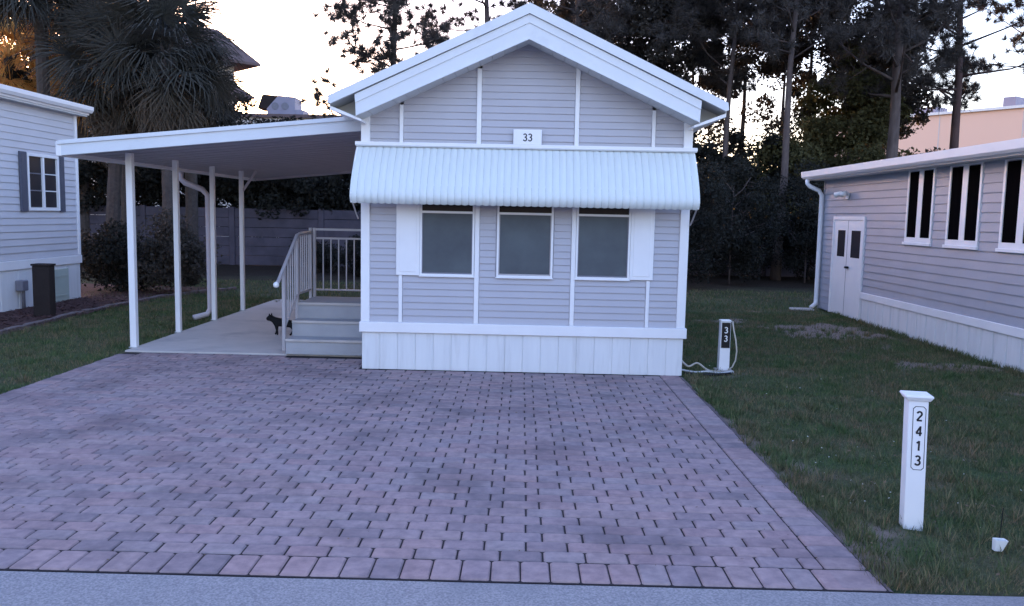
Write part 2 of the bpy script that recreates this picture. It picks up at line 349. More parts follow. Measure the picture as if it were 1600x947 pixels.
def exl(x, y):
    return (x > DX0-.01 and y < 17) or x < -7.45-.05*fbm(x, y, 1) 
def clumps(n, per, x0, x1, y0, y1, h, seed, ex):
    g = np.random.default_rng(seed); out = []
    for _ in range(n):
        cx = g.uniform(x0, x1); cy = y0*(y1/y0)**g.random()
        if ex(cx, cy): continue
        k = per; a = g.uniform(0, 6.28, k); rr = g.random(k)*.06; ww = .006*(1+.1*(cy-4)); hh = h*g.uniform(.5, 1.2, k); b = a+g.normal(0, .5, k); ln = hh*g.uniform(.3, .9, k)
        bx, by = cx+rr*np.cos(a), cy+rr*np.sin(a)
        out.append(np.stack([np.stack([bx-np.sin(a)*ww/2, by+np.cos(a)*ww/2, np.full(k, -.01)], 1), np.stack([bx+np.sin(a)*ww/2, by-np.cos(a)*ww/2, np.full(k, -.01)], 1), np.stack([bx+np.cos(b)*ln, by+np.sin(b)*ln, hh], 1)], 1).reshape(-1, 3))
    return np.concatenate(out)
G = np.concatenate([clumps(900, 22, 1.9, 6.1, 3.97, 14, .075, 12, exr), clumps(260, 22, -7.4, -4.95, 6, 15, .075, 13, exl), clumps(420, 16, 1.87, 2.05, 3.97, 9.4, .05, 14, exr), clumps(150, 12, 1.845, 1.90, 3.97, 9.3, .04, 17, lambda x, y: fbm(x, y, 1.7, 4.0) < .05), clumps(160, 22, 5.95, 6.13, 8, 16, .09, 15, exr), grass(190000, 1.85, 6.15, 3.93, 16, ex=exr, seed=2), grass(60000, -7.6, -4.93, 5.6, 17, ex=exl, seed=3), grass(26000, -9, 8, 16, 21, h=.05, seed=4)])
go = raw('grass', G, np.arange(len(G)).reshape(-1, 3), M['grass'], kind='stuff')
ga = go.data.attributes.new('rnd', 'FLOAT', 'FACE'); ga.data.foreach_set('value', rng.random(len(G)//3).astype(np.float32))
tag(go, 'short patchy green grass of the lawns beside the drive', 'grass')

# fallen leaves and tiny pale flowers on the lawn, a few leaves and twigs on the drive
g = np.random.default_rng(21)
def litter(n, x0, x1, y0, y1, size, z, ex=None):
    X = g.uniform(x0, x1, n); Y = y0*(y1/y0)**g.random(n)
    if ex: k = np.array([not ex(a, b) for a, b in zip(X, Y)]); X, Y = X[k], Y[k]
    n = len(X); a = g.uniform(0, 6.28, n); l = size*g.uniform(.5, 1.3, n); w_ = l*g.uniform(.3, .6, n); t = g.normal(0, .35, n)*l
    c, s_ = np.cos(a), np.sin(a); zz = np.full(n, z)
    return np.stack([np.stack([X-c*l, Y-s_*l, zz], 1), np.stack([X+s_*w_, Y-c*w_, zz+abs(t)*.6], 1), np.stack([X+c*l, Y+s_*l, zz+abs(t)], 1), np.stack([X-s_*w_, Y+c*w_, zz+.004], 1)], 1).reshape(-1, 3)
M['dryleaf'] = mat('dry_leaf', (.20, .14, .09), .8, (.10, .07, .05), 9, .8, spec=.1)
M['petal'] = mat('pale_petal', (.75, .74, .66), .7)
V_ = np.concatenate([litter(900, 1.9, 6.1, 3.97, 17, .016, .022, exr), litter(250, -7.3, -4.95, 6, 16, .016, .02, exl), litter(90, -4.8, 1.8, 4.0, 9.3, .010, .003)])
tag(raw('fallen_leaves', V_, np.arange(len(V_)).reshape(-1, 4), M['dryleaf'], kind='stuff', k=4), 'small dry fallen leaves scattered over lawn and drive', 'leaf litter')
V_ = np.concatenate([litter(46, 2.1, 3.4, 4.6, 6.8, .008, .035, exr), litter(26, 2.0, 5.0, 6.5, 10, .010, .035, exr)])
tag(raw('tiny_flowers', V_, np.arange(len(V_)).reshape(-1, 4), M['petal'], kind='stuff', k=4), 'tiny pale flower specks in the right lawn', 'flowers')

# ------------------------------------------------------------------ the house at the head of the drive
HY = 9.45; HX0, HX1 = -1.82, 1.88; HC = .033
home = thing('park_home', (HC, HY, 0), 'small lavender-grey gabled home with white trim at the head of the paved drive', 'house')
APZ, SLP = 4.016, .467
def top(x): return APZ - SLP*abs(x-HC)
box('wall', M['siding'], home, HX0+.02, HX1-.02, HY, HY+11, .0, 2.80)
MB().prism([(HX0+.02, 2.80), (HC, 3.62), (HX1-.02, 2.80)], 'y', HY+.001, HY+10.9).build('gable_wall', M['siding'], home)
# lap siding, one object per board and bay
wins = [(-1.15, -.54, 1.10, 2.10), (-.28, .355, 1.10, 2.10), (.615, 1.225, 1.10, 2.10)]
bays = [(HX0+.10, -1.39), (-1.345, -.53), (-.475, .56), (.615, 1.42), (1.465, HX1-.10)]
def board(parent, a0, a1, z0, z1, d=.016, axis='x', base=HY, sgn=-1, m=None):
    """one lap board: thick at its lower edge"""
    pr = [(base, z0-.004), (base+sgn*d, z0-.001), (base+sgn*(d+.001), z0+.006), (base+sgn*.005, z1), (base, z1)]
    return MB().prism(pr, axis, a0, a1).build('siding_board', m, parent)
PIT = .0765; z = .55
while z < 3.64:
    zt = z+PIT-.001
    lim = (3.672 - z)/SLP+.03      # under the slope of the gable
    for a, b in bays:
        a_, b_ = max(a, HC-lim), min(b, HC+lim)
        if b_-a_ < .04: continue
        segs = [(a_, b_)]
        for wx0, wx1, wz0, wz1 in wins:
            if z+PIT*.5 > wz0-.03 and z+PIT*.5 < wz1+.03:
                segs = [t for s0, s1 in segs for t in ((s0, min(s1, wx0-.012)), (max(s0, wx1+.012), s1)) if t[1]-t[0] > .02]
        if 1.09 < z+.03 < 2.1:    # shutters cover these
            segs = [(s0, s1) for s0, s1 in segs if not (s1 < -1.14 and s0 > -1.4) and not (s0 > 1.2 and s1 < 1.5)]
        for s0, s1 in segs: board(home, s0, s1, z, zt, d=.017, m=M['siding'])
    z += PIT
# battens, corner trims
for a, b, z0, z1 in ((-1.39, -1.348, .55, 1.085), (-1.39, -1.348, 2.4, 2.99), (-.53, -.478, .55, 3.40), (.563, .612, .55, 3.42), (1.423, 1.462, .55, 1.08), (1.423, 1.462, 2.4, 2.98)):
    box('batten', M['white'], home, a, b, HY-.032, HY, z0, z1, .003)
for a, b in ((HX0, HX0+.10), (HX1-.10, HX1)):
    box('corner_trim', M['white'], home, a, b, HY-.034, HY+.02, .55, 2.86, .004)
box('skirt_rail', M['white'], home, HX0-.015, HX1+.02, HY-.055, HY+.01, .43, .549, .006)
x = HX0+.012; i = 0
while x < HX1-.05:
    x2 = min(x+.2045, HX1-.012)
    MB().prism([(x, HY-.012), (x+.004, HY-.022), (x2-.018, HY-.022), (x2-.016, HY-.016), (x2, HY-.016), (x2, HY-.001), (x, HY-.001)], 'z', .0, .432).build('skirt_panel', M['skirt'], home)
    x = x2+.0005
for zz in range(1): pass
for sx, xx in ((-1, HX0+.02), (1, HX1-.02)):      # side walls: lapped profile down the whole length
    mb = MB(); z = .55
    while z < 2.78:
        mb.prism([(xx, z), (xx+sx*.014, z), (xx+sx*.003, z+PIT-.001), (xx, z+PIT-.001)] if True else [], 'y', 0, 1); mb.v = mb.v; z += PIT
    # prism on axis y takes (x,z) pairs; stretch it down the wall
    mb.v = [(a, HY+.03 if b == 0 else HY+11, c) for a, b, c in mb.v]
    mb.build('side_siding', M['siding'], home, kind='stuff')
    box('side_skirt', M['skirt'], home, xx-.012*(sx < 0), xx+.012*(sx > 0), HY+.02, HY+11, 0, .54)
# windows
def front_window(x0, x1, framed):
    z0, z1 = 1.112, 2.10
    wn = MB(); t = .022
    wn.box(x0, x1, HY-.034, HY+.005, z0-t, z0).box(x0, x1, HY-.034, HY+.005, z1, z1+t).box(x0-.0, x0+t, HY-.034, HY+.005, z0, z1).box(x1-t, x1, HY-.034, HY+.005, z0, z1)
    wo = wn.build('window', M['white'], home)
    box('screen', M['screen'], wo, x0+t+.012, x1-t-.012, HY-.014, HY-.002, z0+.016, 1.795)
    box('sash_rail', M['white'], wo, x0+t, x1-t, HY-.026, HY-.002, 1.797, 1.822)
    box('pane', M['glass'], wo, x0+t, x1-t, HY-.010, HY-.002, 1.8225, z1)
    box('sill', M['white'], wo, x0-.01, x1+.01, HY-.046, HY-.002, z0-t-.014, z0-t-.001, .003)
    fr = MB().box(x0+t, x0+t+.011, HY-.020, HY-.003, z0+.001, 1.796).box(x1-t-.011, x1-t, HY-.020, HY-.003, z0+.001, 1.796).box(x0+t+.0115, x1-t-.0115, HY-.020, HY-.003, z0+.001, z0+.015)
    fr.build('screen_frame', M['grey'] if not framed else M['rail'], wo)
front_window(-1.15, -.535, False); front_window(-.28, .355, True); front_window(.615, 1.225, False)
for x0, x1 in ((-1.418, -1.152), (1.227, 1.492)):
    sh = box('shutter', M['white'], home, x0, x1, HY-.040, HY-.012, 1.088, 2.12, .004)
    box('shutter_panel', M['white'], sh, x0+.035, x1-.035, HY-.045, HY-.040, 1.13, 2.08, .003)
# roof: two slopes, rake trim, wide fascia, soffits
FY = 9.05
for s in (-1, 1):
    xt = HC+s*2.125
    # roof slab
    MB().prism([(HC, APZ-.012), (xt, top(xt)-.012), (xt, top(xt)-.10), (HC, APZ-.10)], 'y', FY+.015, HY+11.3).build('roof_slope', M['roofmetal'], home)
    MB().prism([(HC, APZ), (xt, top(xt)), (xt+s*.012, top(xt)-.075), (xt-s*.02, top(xt)-.088), (HC, APZ-.108)], 'y', FY-.035, FY+.014).build('rake_trim', M['trim'], home)
    xf = HC+s*1.85
    MB().prism([(HC, APZ-.112), (xf, top(xf)-.112), (xf-s*.006, top(xf)-.20), (HC, APZ-.20)], 'y', FY-.012, FY+.015).build('fascia_board', M['trim'], home)
    MB().prism([(HC, APZ-.2005), (xf-s*.006, top(xf)-.2005), (xf-s*.012, top(xf)-.335), (HC, APZ-.368)], 'y', FY-.002, FY+.018).build('fascia_board', M['trim'], home)
    MB().prism([(HC, APZ-.352), (HC, APZ-.369), (xf-s*.012, top(xf)-.338), (xf-s*.012, top(xf)-.322)], 'y', FY-.012, FY-.0025).build('fascia_bead', M['trim'], home)
    # soffit under the front overhang, in strips
    for k in range(14):
        a, b = k/14, (k+1)/14; xa, xb_ = HC+(xf-HC)*a, HC+(xf-HC)*b-s*.004; za, zb = top(xa)-.345, top(xb_)-.345
        MB().prism([(xa, za), (xb_, zb), (xb_, zb+.02), (xa, za+.02)], 'y', FY+.02, HY+.04).build('soffit_panel', M['soffit'], home)
    # eave box: end panel, sloping soffit, gutter
    MB().prism([(xf, top(xf)-.11), (xt, top(xt)-.10), (xt-s*.02, top(xt)-.125), (xf, 2.79)], 'y', FY+.33, FY+.35).build('eave_end', M['soffit'], home)
    MB().prism([(xt, top(xt)-.10), (xt, top(xt)-.14), (xf-s*.06, 2.765), (xf-s*.06, 2.79)], 'y', FY+.04, HY+11).build('eave_soffit', M['white'], home)
# awning: header, scalloped pans, end arms
aw = box('awning', M['white'], home, -1.88, 1.93, HY-.075, HY-.034, 2.535, 2.575, .004)
box('awning_flashing', M['roofmetal'], aw, -1.87, 1.92, HY-.09, HY-.036, 2.522, 2.534)
prof = [(9.40, 2.528), (9.28, 2.40), (9.17, 2.26), (9.08, 2.13), (9.03, 2.03), (9.01, 1.965), (9.03, 1.915), (9.055, 1.893)]
pans = 50; pw = (1.905+1.865)/pans
cs = [(-.5, 0), (-.36, .007), (-.18, .013), (0, .015), (.18, .013), (.36, .007), (.5, 0)]
vs = []; 
for j, (yy, zz) in enumerate(prof):
    a = prof[max(j-1, 0)]; b = prof[min(j+1, len(prof)-1)]; dy, dz = b[0]-a[0], b[1]-a[1]; l = math.hypot(dy, dz); ny, nz_ = dz/l, -dy/l
    if ny > 0: ny, nz_ = -ny, -nz_
    for u, h in cs: vs.append((u*pw*.985, yy+ny*h*.65, zz+nz_*h*.65))
K = len(cs); fs = [(j*K+i, j*K+i+1, (j+1)*K+i+1, (j+1)*K+i) for j in range(len(prof)-1) for i in range(K-1)]
pme = bpy.data.meshes.new('awning_slat'); pme.from_pydata([(x, y-HY, z) for x, y, z in vs], [], fs); pme.polygons.foreach_set('use_smooth', [True]*len(fs)); pme.materials.append(M['awning'])
for i in range(pans):
    o = bpy.data.objects.new('awning_slat', pme); COL.objects.link(o); o.parent = aw; o.location = (-1.865+pw*(i+.5)-HC, random.uniform(-.0015, .0015), 0)
for xx in (-1.85, 1.89):
    MB().tube([(xx, HY-.04, 1.72), (xx, HY-.16, 1.78), (xx, HY-.29, 1.86), (xx, 9.08, 1.91)], .009, 6).build('awning_arm', M['rail'], aw)
    MB().tube([(xx, 9.39, 2.515), (xx, 9.27, 2.385), (xx, 9.08, 2.12), (xx, 9.02, 1.99), (xx, 9.04, 1.90)], .011, 6).build('awning_end', M['white'], aw)
nm = box('number_plate', M['white'], None, -.118, .198, HY-.055, HY-.045, 2.577, 2.742, .003)
tag(nm, 'small white rectangular house number plate reading 33 above the awning', 'sign'); ORG[nm.name] = Vector((0, 0, 0))
text('33', 'number', M['ink'], nm, (.04, HY-.0565, 2.655), .085, sw=.15)

# ------------------------------------------------------------------ carport
cp = thing('carport', (-4.9, 10.3, 0), 'white flat-roofed carport on four posts attached to the left of the home', 'carport')
CX0, CX1, CY0, CY1 = -5.43, -1.86, 9.82, 17.0
def cz(x): return 2.375 + .1*(x-CX0)
MB().prism([(CX0+.02, cz(CX0)+.045), (CX1, cz(CX1)+.045), (CX1, cz(CX1)+.16), (CX0+.02, cz(CX0)+.16)], 'y', CY0+.03, CY1).build('roof', M['ceiling'], cp)
for k in range(22):     # roof pans run along the slope: ribs under the deck
    y = CY0+.16+k*.32
    if y < CY1-.1: MB().prism([(CX0+.05, cz(CX0)+.039), (CX1, cz(CX1)+.039), (CX1, cz(CX1)+.0445), (CX0+.05, cz(CX0)+.0445)], 'y', y, y+.03).build('pan_rib', M['ceiling'], cp)
MB().prism([(CX0, cz(CX0)), (CX1-.002, cz(CX1)), (CX1-.002, cz(CX1)+.17), (CX0, cz(CX0)+.17)], 'y', CY0-.01, CY0+.028).build('fascia', M['trim'], cp, .004)
MB().prism([(CX0-.02, cz(CX0)+.13), (CX1-.003, cz(CX1)+.13), (CX1-.003, cz(CX1)+.176), (CX0-.02, cz(CX0)+.176)], 'y', CY0-.03, CY0-.0105).build('fascia_lip', M['trim'], cp)
box('gutter', M['white'], cp, CX0-.05, CX0+.018, CY0-.012, CY1, cz(CX0)-.004, cz(CX0)+.165, .006)
MB().prism([(CX0+.02, cz(CX0)), (CX1, cz(CX1)), (CX1, cz(CX1)+.044), (CX0+.02, cz(CX0)+.044)], 'y', CY1-.09, CY1+.01).build('rear_beam', M['ceiling'], cp)
for y, wd in ((10.47, .040), (11.85, .035), (13.25, .034), (14.62, .034)):
    p = box('post', M['white'], cp, -4.92-wd, -4.92+wd, y-wd, y+wd, .010, cz(-4.93)+.04, .005)
    box('post_bracket', M['roofmetal'], p, -4.92-wd-.012, -4.92+wd+.012, y-wd-.012, y+wd+.012, .012, .022)
MB().tube([(-4.895, 14.62, 2.12), (-4.66, 14.62, 2.46)], .025, 6).build('brace', M['ceiling'], cp)
MB().tube([(-5.46, 13.35, 2.38), (-5.46, 13.35, 2.26), (-5.40, 13.36, 2.20), (-5.14, 13.4, 2.10), (-5.05, 13.4, 2.0), (-5.04, 13.4, .18), (-5.08, 13.36, .09), (-5.24, 13.2, .05)], .045, 8).build('downspout', M['ceiling'], cp, smooth=True)

# ------------------------------------------------------------------ entry steps and railing
st = thing('entry_steps', (-2.4, 10.2, 0), 'grey carpeted three-step stair leading up to the landing under the carport', 'steps')
SX0, SX1 = -2.90, -1.79
for i, (y0, y1, z) in enumerate(((10.17, 10.47, .205), (10.47, 10.77, .40), (10.77, 11.62, .60))):
    box('landing' if i == 2 else 'step', M['steps'], st, SX0, SX1, y0, 11.62 if i == 2 else y1-.001, .0125, z, .008)
    if i < 2 or True: box('nosing', M['concrete'], st, SX0+.002, SX1, y0-.018, y0+.02, z-.028, z+.004, .004)
rl = thing('stair_railing', (-2.9, 10.2, 0), 'grey metal railing with white knob end around the entry steps', 'railing')
RX = -2.935
for y, z0, z1 in ((10.24, .2, 1.06), (10.86, .38, 1.47), (11.56, .38, 1.56)):
    box('post', M['rail'], rl, RX-.02, RX+.02, y-.02, y+.02, z0-.15, z1, .003)
MB().tube([(RX, 9.93, .905), (RX, 10.02, .94), (RX, 10.24, 1.08), (RX, 10.86, 1.47), (RX, 11.02, 1.49), (RX, 11.56, 1.50)], .024, 8).build('handrail', M['rail'], rl, smooth=True)
mb = MB().box(RX-.012, RX+.012, 10.88, 11.54, .69, .715); mb.build('lower_rail', M['rail'], rl)
MB().tube([(RX, 10.26, .33), (RX, 10.85, .70)], .013, 6).build('lower_rail', M['rail'], rl)
for k in range(5): y = 10.33+k*.105; t = (y-10.24)/.62; box('baluster', M['rail'], rl, RX-.008, RX+.008, y-.008, y+.008, .34+.6*t*.62, 1.07+.39*t)
for k in range(6): y = 10.95+k*.1; box('baluster', M['rail'], rl, RX-.008, RX+.008, y-.008, y+.008, .71, 1.485)
o = bmesh.new(); bmesh.ops.create_uvsphere(o, u_segments=14, v_segments=9, radius=.036); me = bpy.data.meshes.new('rail_knob'); o.to_mesh(me); o.free(); me.materials.append(M['railw'])
me.polygons.foreach_set('use_smooth', [True]*len(me.polygons)); kn = inst('rail_knob', me, rl, (RX, 9.92, .90))
BY = 11.57
box('post', M['rail'], rl, -2.90, -2.862, BY-.02, BY+.02, .60, 1.56, .003)
box('top_rail', M['rail'], rl, -2.861, -1.80, BY-.018, BY+.018, 1.525, 1.556, .003)
box('middle_rail', M['rail'], rl, -2.861, -1.80, BY-.016, BY+.016, 1.405, 1.432, .003)
box('lower_rail', M['rail'], rl, -2.861, -1.80, BY-.016, BY+.016, .69, .712, .003)
for k in range(9): xx = -2.76+k*.108; box('baluster', M['rail'], rl, xx-.008, xx+.008, BY-.008, BY+.008, .712, 1.405)
mt = MB().box(-2.12, -1.80, 10.95, 11.45, .601, .625).build('door_mat', M['black'], None, .006); tag(mt, 'black doormat lying on the landing by the home wall', 'doormat')

# ------------------------------------------------------------------ cat
def skin_obj(name, pts, edges, radii, m, parent, sub=2):
    me = bpy.data.meshes.new(name); me.from_pydata(pts, edges, []); o = bpy.data.objects.new('tmp_skin', me); COL.objects.link(o)
    md = o.modifiers.new('s', 'SKIN'); md.use_smooth_shade = True
    for i, r in enumerate(radii): me.skin_vertices[0].data[i].radius = r if hasattr(r, '__len__') else (r, r)
    me.skin_vertices[0].data[0].use_root = True
    o.modifiers.new('b', 'SUBSURF').levels = sub; o.modifiers[-1].render_levels = sub
    dg = bpy.context.evaluated_depsgraph_get(); dg.update(); m2 = bpy.data.meshes.new_from_object(o.evaluated_get(dg)); bpy.data.objects.remove(o)
    m2.name = name; m2.materials.clear(); m2.materials.append(m); m2.polygons.foreach_set('use_smooth', [True]*len(m2.polygons))
    r = bpy.data.objects.new(name, m2); COL.objects.link(r)
    if parent: r.parent = parent
    return r
cat = thing('cat', (-3.375, 11.80, .012), 'black cat walking left on the carport slab behind the railing post', 'cat')
cp_ = [(.10, 0, .185), (.0, 0, .18), (-.10, 0, .19), (-.155, 0, .222), (-.20, -.005, .245), (-.235, -.01, .232), (-.258, -.012, .222),   # 0-6 rump..nose
       (.13, .035, .13), (.155, .035, .075), (.135, .035, .015), (.115, .035, .008),     # 7-10 hind leg far
       (.12, -.035, .13), (.14, -.035, .075), (.10, -.035, .012), (.08, -.035, .008),     # 11-14 hind leg near
       (-.12, .028, .13), (-.115, .028, .065), (-.135, .028, .010), (-.15, .028, .008),    # 15-18 fore far
       (-.11, -.028, .13), (-.10, -.028, .065), (-.09, -.028, .010), (-.105, -.028, .008),   # 19-22 fore near
       (.15, 0, .19), (.20, 0, .15), (.225, 0, .09), (.25, 0, .05),                      # 23-26 tail
       (-.195, .028, .275), (-.192, .036, .312), (-.205, -.034, .275), (-.204, -.042, .312)]    # 27-30 ears
ce = [(0, 1), (1, 2), (2, 3), (3, 4), (4, 5), (5, 6), (0, 7), (7, 8), (8, 9), (9, 10), (0, 11), (11, 12), (12, 13), (13, 14), (2, 15), (15, 16), (16, 17), (17, 18), (2, 19), (19, 20), (20, 21), (21, 22), (0, 23), (23, 24), (24, 25), (25, 26), (4, 27), (27, 28), (4, 29), (29, 30)]
cr = [.058, .056, .058, .040, .048, .034, .018, .034, .018, .014, .013, .034, .018, .014, .013, .026, .016, .013, .013, .026, .016, .013, .013, .020, .015, .013, .010, .016, .005, .016, .005]
skin_obj('body', cp_, ce, cr, M['catfur'], cat)

# ------------------------------------------------------------------ right neighbour
RXW = 6.15; rh = thing('neighbour_home', (7.9, 10, 0), 'long grey-mauve sided home with white skirt and three tall window pairs along the right lawn', 'house')
box('wall', M['siding_r'], rh, RXW+.001, 10.0, -1.0, 17.12, .02, 2.68)
z = .55; rwin = [(12.58, 13.44), (11.29, 12.15), (9.93, 10.79), (8.6, 9.46)]; PR = .1285; DO = (15.02, 16.46)
zz = .03; zr = []
while zz < 2.62: zr.append(zz); zz += PR
for z in zr:
    segs = [(2.0, 17.10)] if z > .5 else [(16.46, 17.10)]
    if z < 1.90: segs = [t for s0, s1 in segs for t in ((s0, min(s1, DO[0])), (max(s0, DO[1]), s1)) if t[1]-t[0] > .02]
    if z+PR*.6 > 1.47:
        for a, b in rwin: segs = [t for s0, s1 in segs for t in ((s0, min(s1, a-.01)), (max(s0, b+.01), s1)) if t[1]-t[0] > .02]
    for s0, s1 in segs:
        n = max(1, round((s1-s0)/3.6)); st_ = (zr.index(z) % 3)*.9
        cuts = [s0] + [c for c in (s0+st_+3.6*k for k in range(0, n+1)) if s0+.5 < c < s1-.5] + [s1]
        for c0, c1 in zip(cuts, cuts[1:]):
            MB().prism([(RXW+.001, z-.003), (RXW-.016, z), (RXW-.017, z+.008), (RXW-.004, z+PR-.002), (RXW+.001, z+PR-.002)], 'y', 0, 1)
            mb = MB(); pr = [(RXW+.001, z-.003), (RXW-.017, z), (RXW-.018, z+.010), (RXW-.004, z+PR-.002), (RXW+.001, z+PR-.002)]
            mb.prism(pr, 'y', c0+.001, c1-.001); mb.build('siding_board', M['siding_r'], rh)
box('corner_trim', M['siding_r'], rh, RXW-.03, RXW+.05, 17.10, 17.14, .02, 2.66)
box('skirt_rail', M['white'], rh, RXW-.05, RXW, 2.0, DO[0]-.06, .43, .545, .005)
y = 2.0
while y < DO[0]-.08:
    y2 = min(y+.30, DO[0]-.06)
    MB().prism([(RXW-.010, y), (RXW-.026, y+.008), (RXW-.026, y2-.022), (RXW-.012, y2-.012), (RXW-.012, y2), (RXW, y2), (RXW, y)], 'z', .0, .432).build('skirt_panel', M['skirt'], rh); y = y2+.001
for a, b in rwin:
    z0, z1 = 1.50, 2.66
    wn = MB().box(RXW-.026, RXW, a, b, z1-.05, z1).box(RXW-.026, RXW, a, a+.05, z0, z1-.051).box(RXW-.026, RXW, b-.05, b, z0, z1-.051).box(RXW-.026, RXW, a+.051, b-.051, z0, z0+.075).box(RXW-.022, RXW, (a+b)/2-.07, (a+b)/2+.07, z0+.076, z1-.051)
    wo = wn.build('window', M['white'], rh)
    for c0, c1 in ((a+.051, (a+b)/2-.071), ((a+b)/2+.071, b-.051)):
        box('pane', M['blackglass'], wo, RXW-.014, RXW-.002, c0, c1, z0+.076, z1-.062)
    box('sill', M['white'], wo, RXW-.05, RXW, a-.02, b+.02, z0-.045, z0-.001, .004)
dr = box('door', M['white'], rh, RXW-.03, RXW, DO[0]+.03, DO[1]-.03, .03, 1.83, .004)
MB().box(RXW-.045, RXW, DO[0]-.03, DO[0]+.028, .02, 1.90).box(RXW-.045, RXW, DO[1]-.028, DO[1]+.02, .02, 1.90).box(RXW-.045, RXW, DO[0]+.0285, DO[1]-.0285, 1.835, 1.90).build('door_frame', M['white'], rh)
ym = (DO[0]+DO[1])/2
box('door_seam', M['shutter_d'], dr, RXW-.032, RXW-.0302, ym-.006, ym+.006, .04, 1.82)
for c0, c1 in ((15.15, 15.56), (15.86, 16.22)): box('door_pane', M['glass'], dr, RXW-.034, RXW-.0302, c0, c1, 1.14, 1.64)
MB().box(RXW-.09, RXW-.0305, ym-.14, ym-.05, .93, .97).build('handle', M['black'], dr, .01)
wl = thing('wall_lamp', (RXW-.02, 15.85, 2.28), 'small white two-head flood light above the double door of the right home', 'lamp')
box('base', M['white'], wl, RXW-.05, RXW-.018, 15.80, 15.93, 2.22, 2.34, .008)
for dy in (-.1, .12): MB().tube([(RXW-.05, 15.86+dy*.3, 2.3), (RXW-.12, 15.86+dy, 2.33), (RXW-.2, 15.86+dy*1.6, 2.30)], [.02, .045, .055], 8).build('lamp_head', M['railw'], wl, smooth=True)
# its roof
MB().prism([(5.86, 2.78), (8.4, 3.05), (11, 2.78), (11, 2.68), (5.86, 2.66)], 'y', -1, 17.45).build('roof', M['roofmetal'], rh)
box('fascia', M['white'], rh, 5.845, 5.8595, -1, 17.46, 2.64, 2.80, .004)
MB().prism([(5.745, 2.80), (5.76, 2.69), (5.80, 2.655), (5.844, 2.655), (5.844, 2.80), (5.83, 2.80), (5.83, 2.672), (5.805, 2.672), (5.775, 2.70), (5.76, 2.80)], 'y', -1, 17.47).build('gutter', M['white'], rh)
box('soffit', M['soffit'], rh, 5.86, RXW+.02, -1, 17.44, 2.625, 2.659)
MB().tube([(5.80, 17.2, 2.64), (5.80, 17.2, 2.56), (5.85, 17.17, 2.50), (6.02, 17.14, 2.42), (6.08, 17.12, 2.32), (6.08, 17.10, .22), (6.06, 17.06, .12), (5.92, 16.9, .06)], .045, 8).build('downspout', M['white'], rh, smooth=True)
sb = MB().prism([(5.45, 16.75), (5.92, 16.7), (5.9, 16.95), (5.5, 17.0)], 'z', 0, .04).build('splash_block', M['concrete'], None, .01); tag(sb, 'pale splash block on the ground under the right home downspout', 'splash block')

# ------------------------------------------------------------------ left neighbour
LX = -8.57; lh = thing('neighbour_home', (-10.6, 12, 0), 'pale grey sided home with a dark shuttered window and white skirt at the left', 'house')
box('wall', M['siding_l'], lh, -13, LX-.001, -1, 16.02, .02, 3.55)
PL = .118; z = .86; 
while z < 3.50:
    segs = [(3.0, 16.0)]
    if 1.64 < z+.05 < 2.74: segs = [(3.0, 14.30), (15.40, 16.0)]
    for s0, s1 in segs:
        for c0, c1 in ([(s0, 9.5), (9.502, s1)] if s0 < 9 else [(s0, s1)]):
            pr = [(LX-.001, z-.003), (LX+.017, z), (LX+.018, z+.009), (LX+.004, z+PL-.002), (LX-.001, z+PL-.002)]
            MB().prism(pr, 'y', c0, c1).build('siding_board', M['siding_l'], lh)
    z += PL
box('corner_trim', M['white'], lh, LX-.02, LX+.03, 15.98, 16.06, .86, 3.5, .004)
box('skirt_rail', M['white'], lh, LX, LX+.05, 3.0, 16.05, .70, .855, .005)
y = 3.0
while y < 16.0:
    y2 = min(y+.5, 16.03)
    MB().prism([(LX+.010, y), (LX+.026, y+.008), (LX+.026, y2-.022), (LX+.012, y2-.012), (LX+.012, y2), (LX, y2), (LX, y)], 'z', 0, .702).build('skirt_panel', M['skirt'], lh); y = y2+.001
a, b, z0, z1 = 14.37, 15.35, 1.70, 2.69
ff = MB().box(LX, LX+.05, a, b, z1-.05, z1).box(LX, LX+.05, a, b, z0, z0+.05).box(LX, LX+.05, a, a+.05, z0+.051, z1-.051).box(LX, LX+.05, b-.05, b, z0+.051, z1-.051).box(LX, LX+.046, (a+b)/2-.025, (a+b)/2+.025, z0+.051, z1-.051).build('window', M['white'], lh)
for c0, c1 in ((a+.051, (a+b)/2-.026), ((a+b)/2+.026, b-.051)):
    for k in range(3):
        h0 = z0+.052+k*.298; box('pane', M['glass'], ff, LX+.001, LX+.012, c0, c1, h0+.008, h0+.286)
    for k in (1, 2): box('muntin', M['white'] if c0 > 14.6 else M['grey'], ff, LX+.002, LX+.02, c0, c1, z0+.052+k*.298-.010, z0+.052+k*.298+.006)
for y0, y1 in ((14.16, 14.355), (15.365, 15.53)):
    sh = box('shutter', M['shutter_d'], lh, LX+.02, LX+.05, y0, y1, 1.68, 2.70, .003)
    for k in range(22): box('louvre', M['shutter_d'], sh, LX+.05, LX+.056, y0+.03, y1-.03, 1.72+k*.044, 1.72+k*.044+.03)
MB().prism([(-8.40, 3.66), (-10.9, 4.0), (-13.4, 3.66), (-13.4, 3.55), (-8.40, 3.55)], 'y', -1, 16.2).build('roof', M['roofmetal'], lh)
box('fascia', M['white'], lh, -8.399, -8.38, -1, 16.22, 3.53, 3.70, .004)
MB().prism([(-8.379, 3.69), (-8.29, 3.69), (-8.295, 3.62), (-8.33, 3.57), (-8.379, 3.57)], 'y', -1, 16.23).build('gutter', M['white'], lh)
box('soffit', M['soffit'], lh, LX-.02, -8.40, -1, 16.18, 3.50, 3.549)
vd = box('access_door', M['vent'], lh, LX+.026, LX+.045, 15.0, 15.56, .02, .63, .006)
for k in range(2): box('door_recess', M['vent'], vd, LX+.045, LX+.052, 15.07, 15.48, .12+k*.36, .15+k*.36)
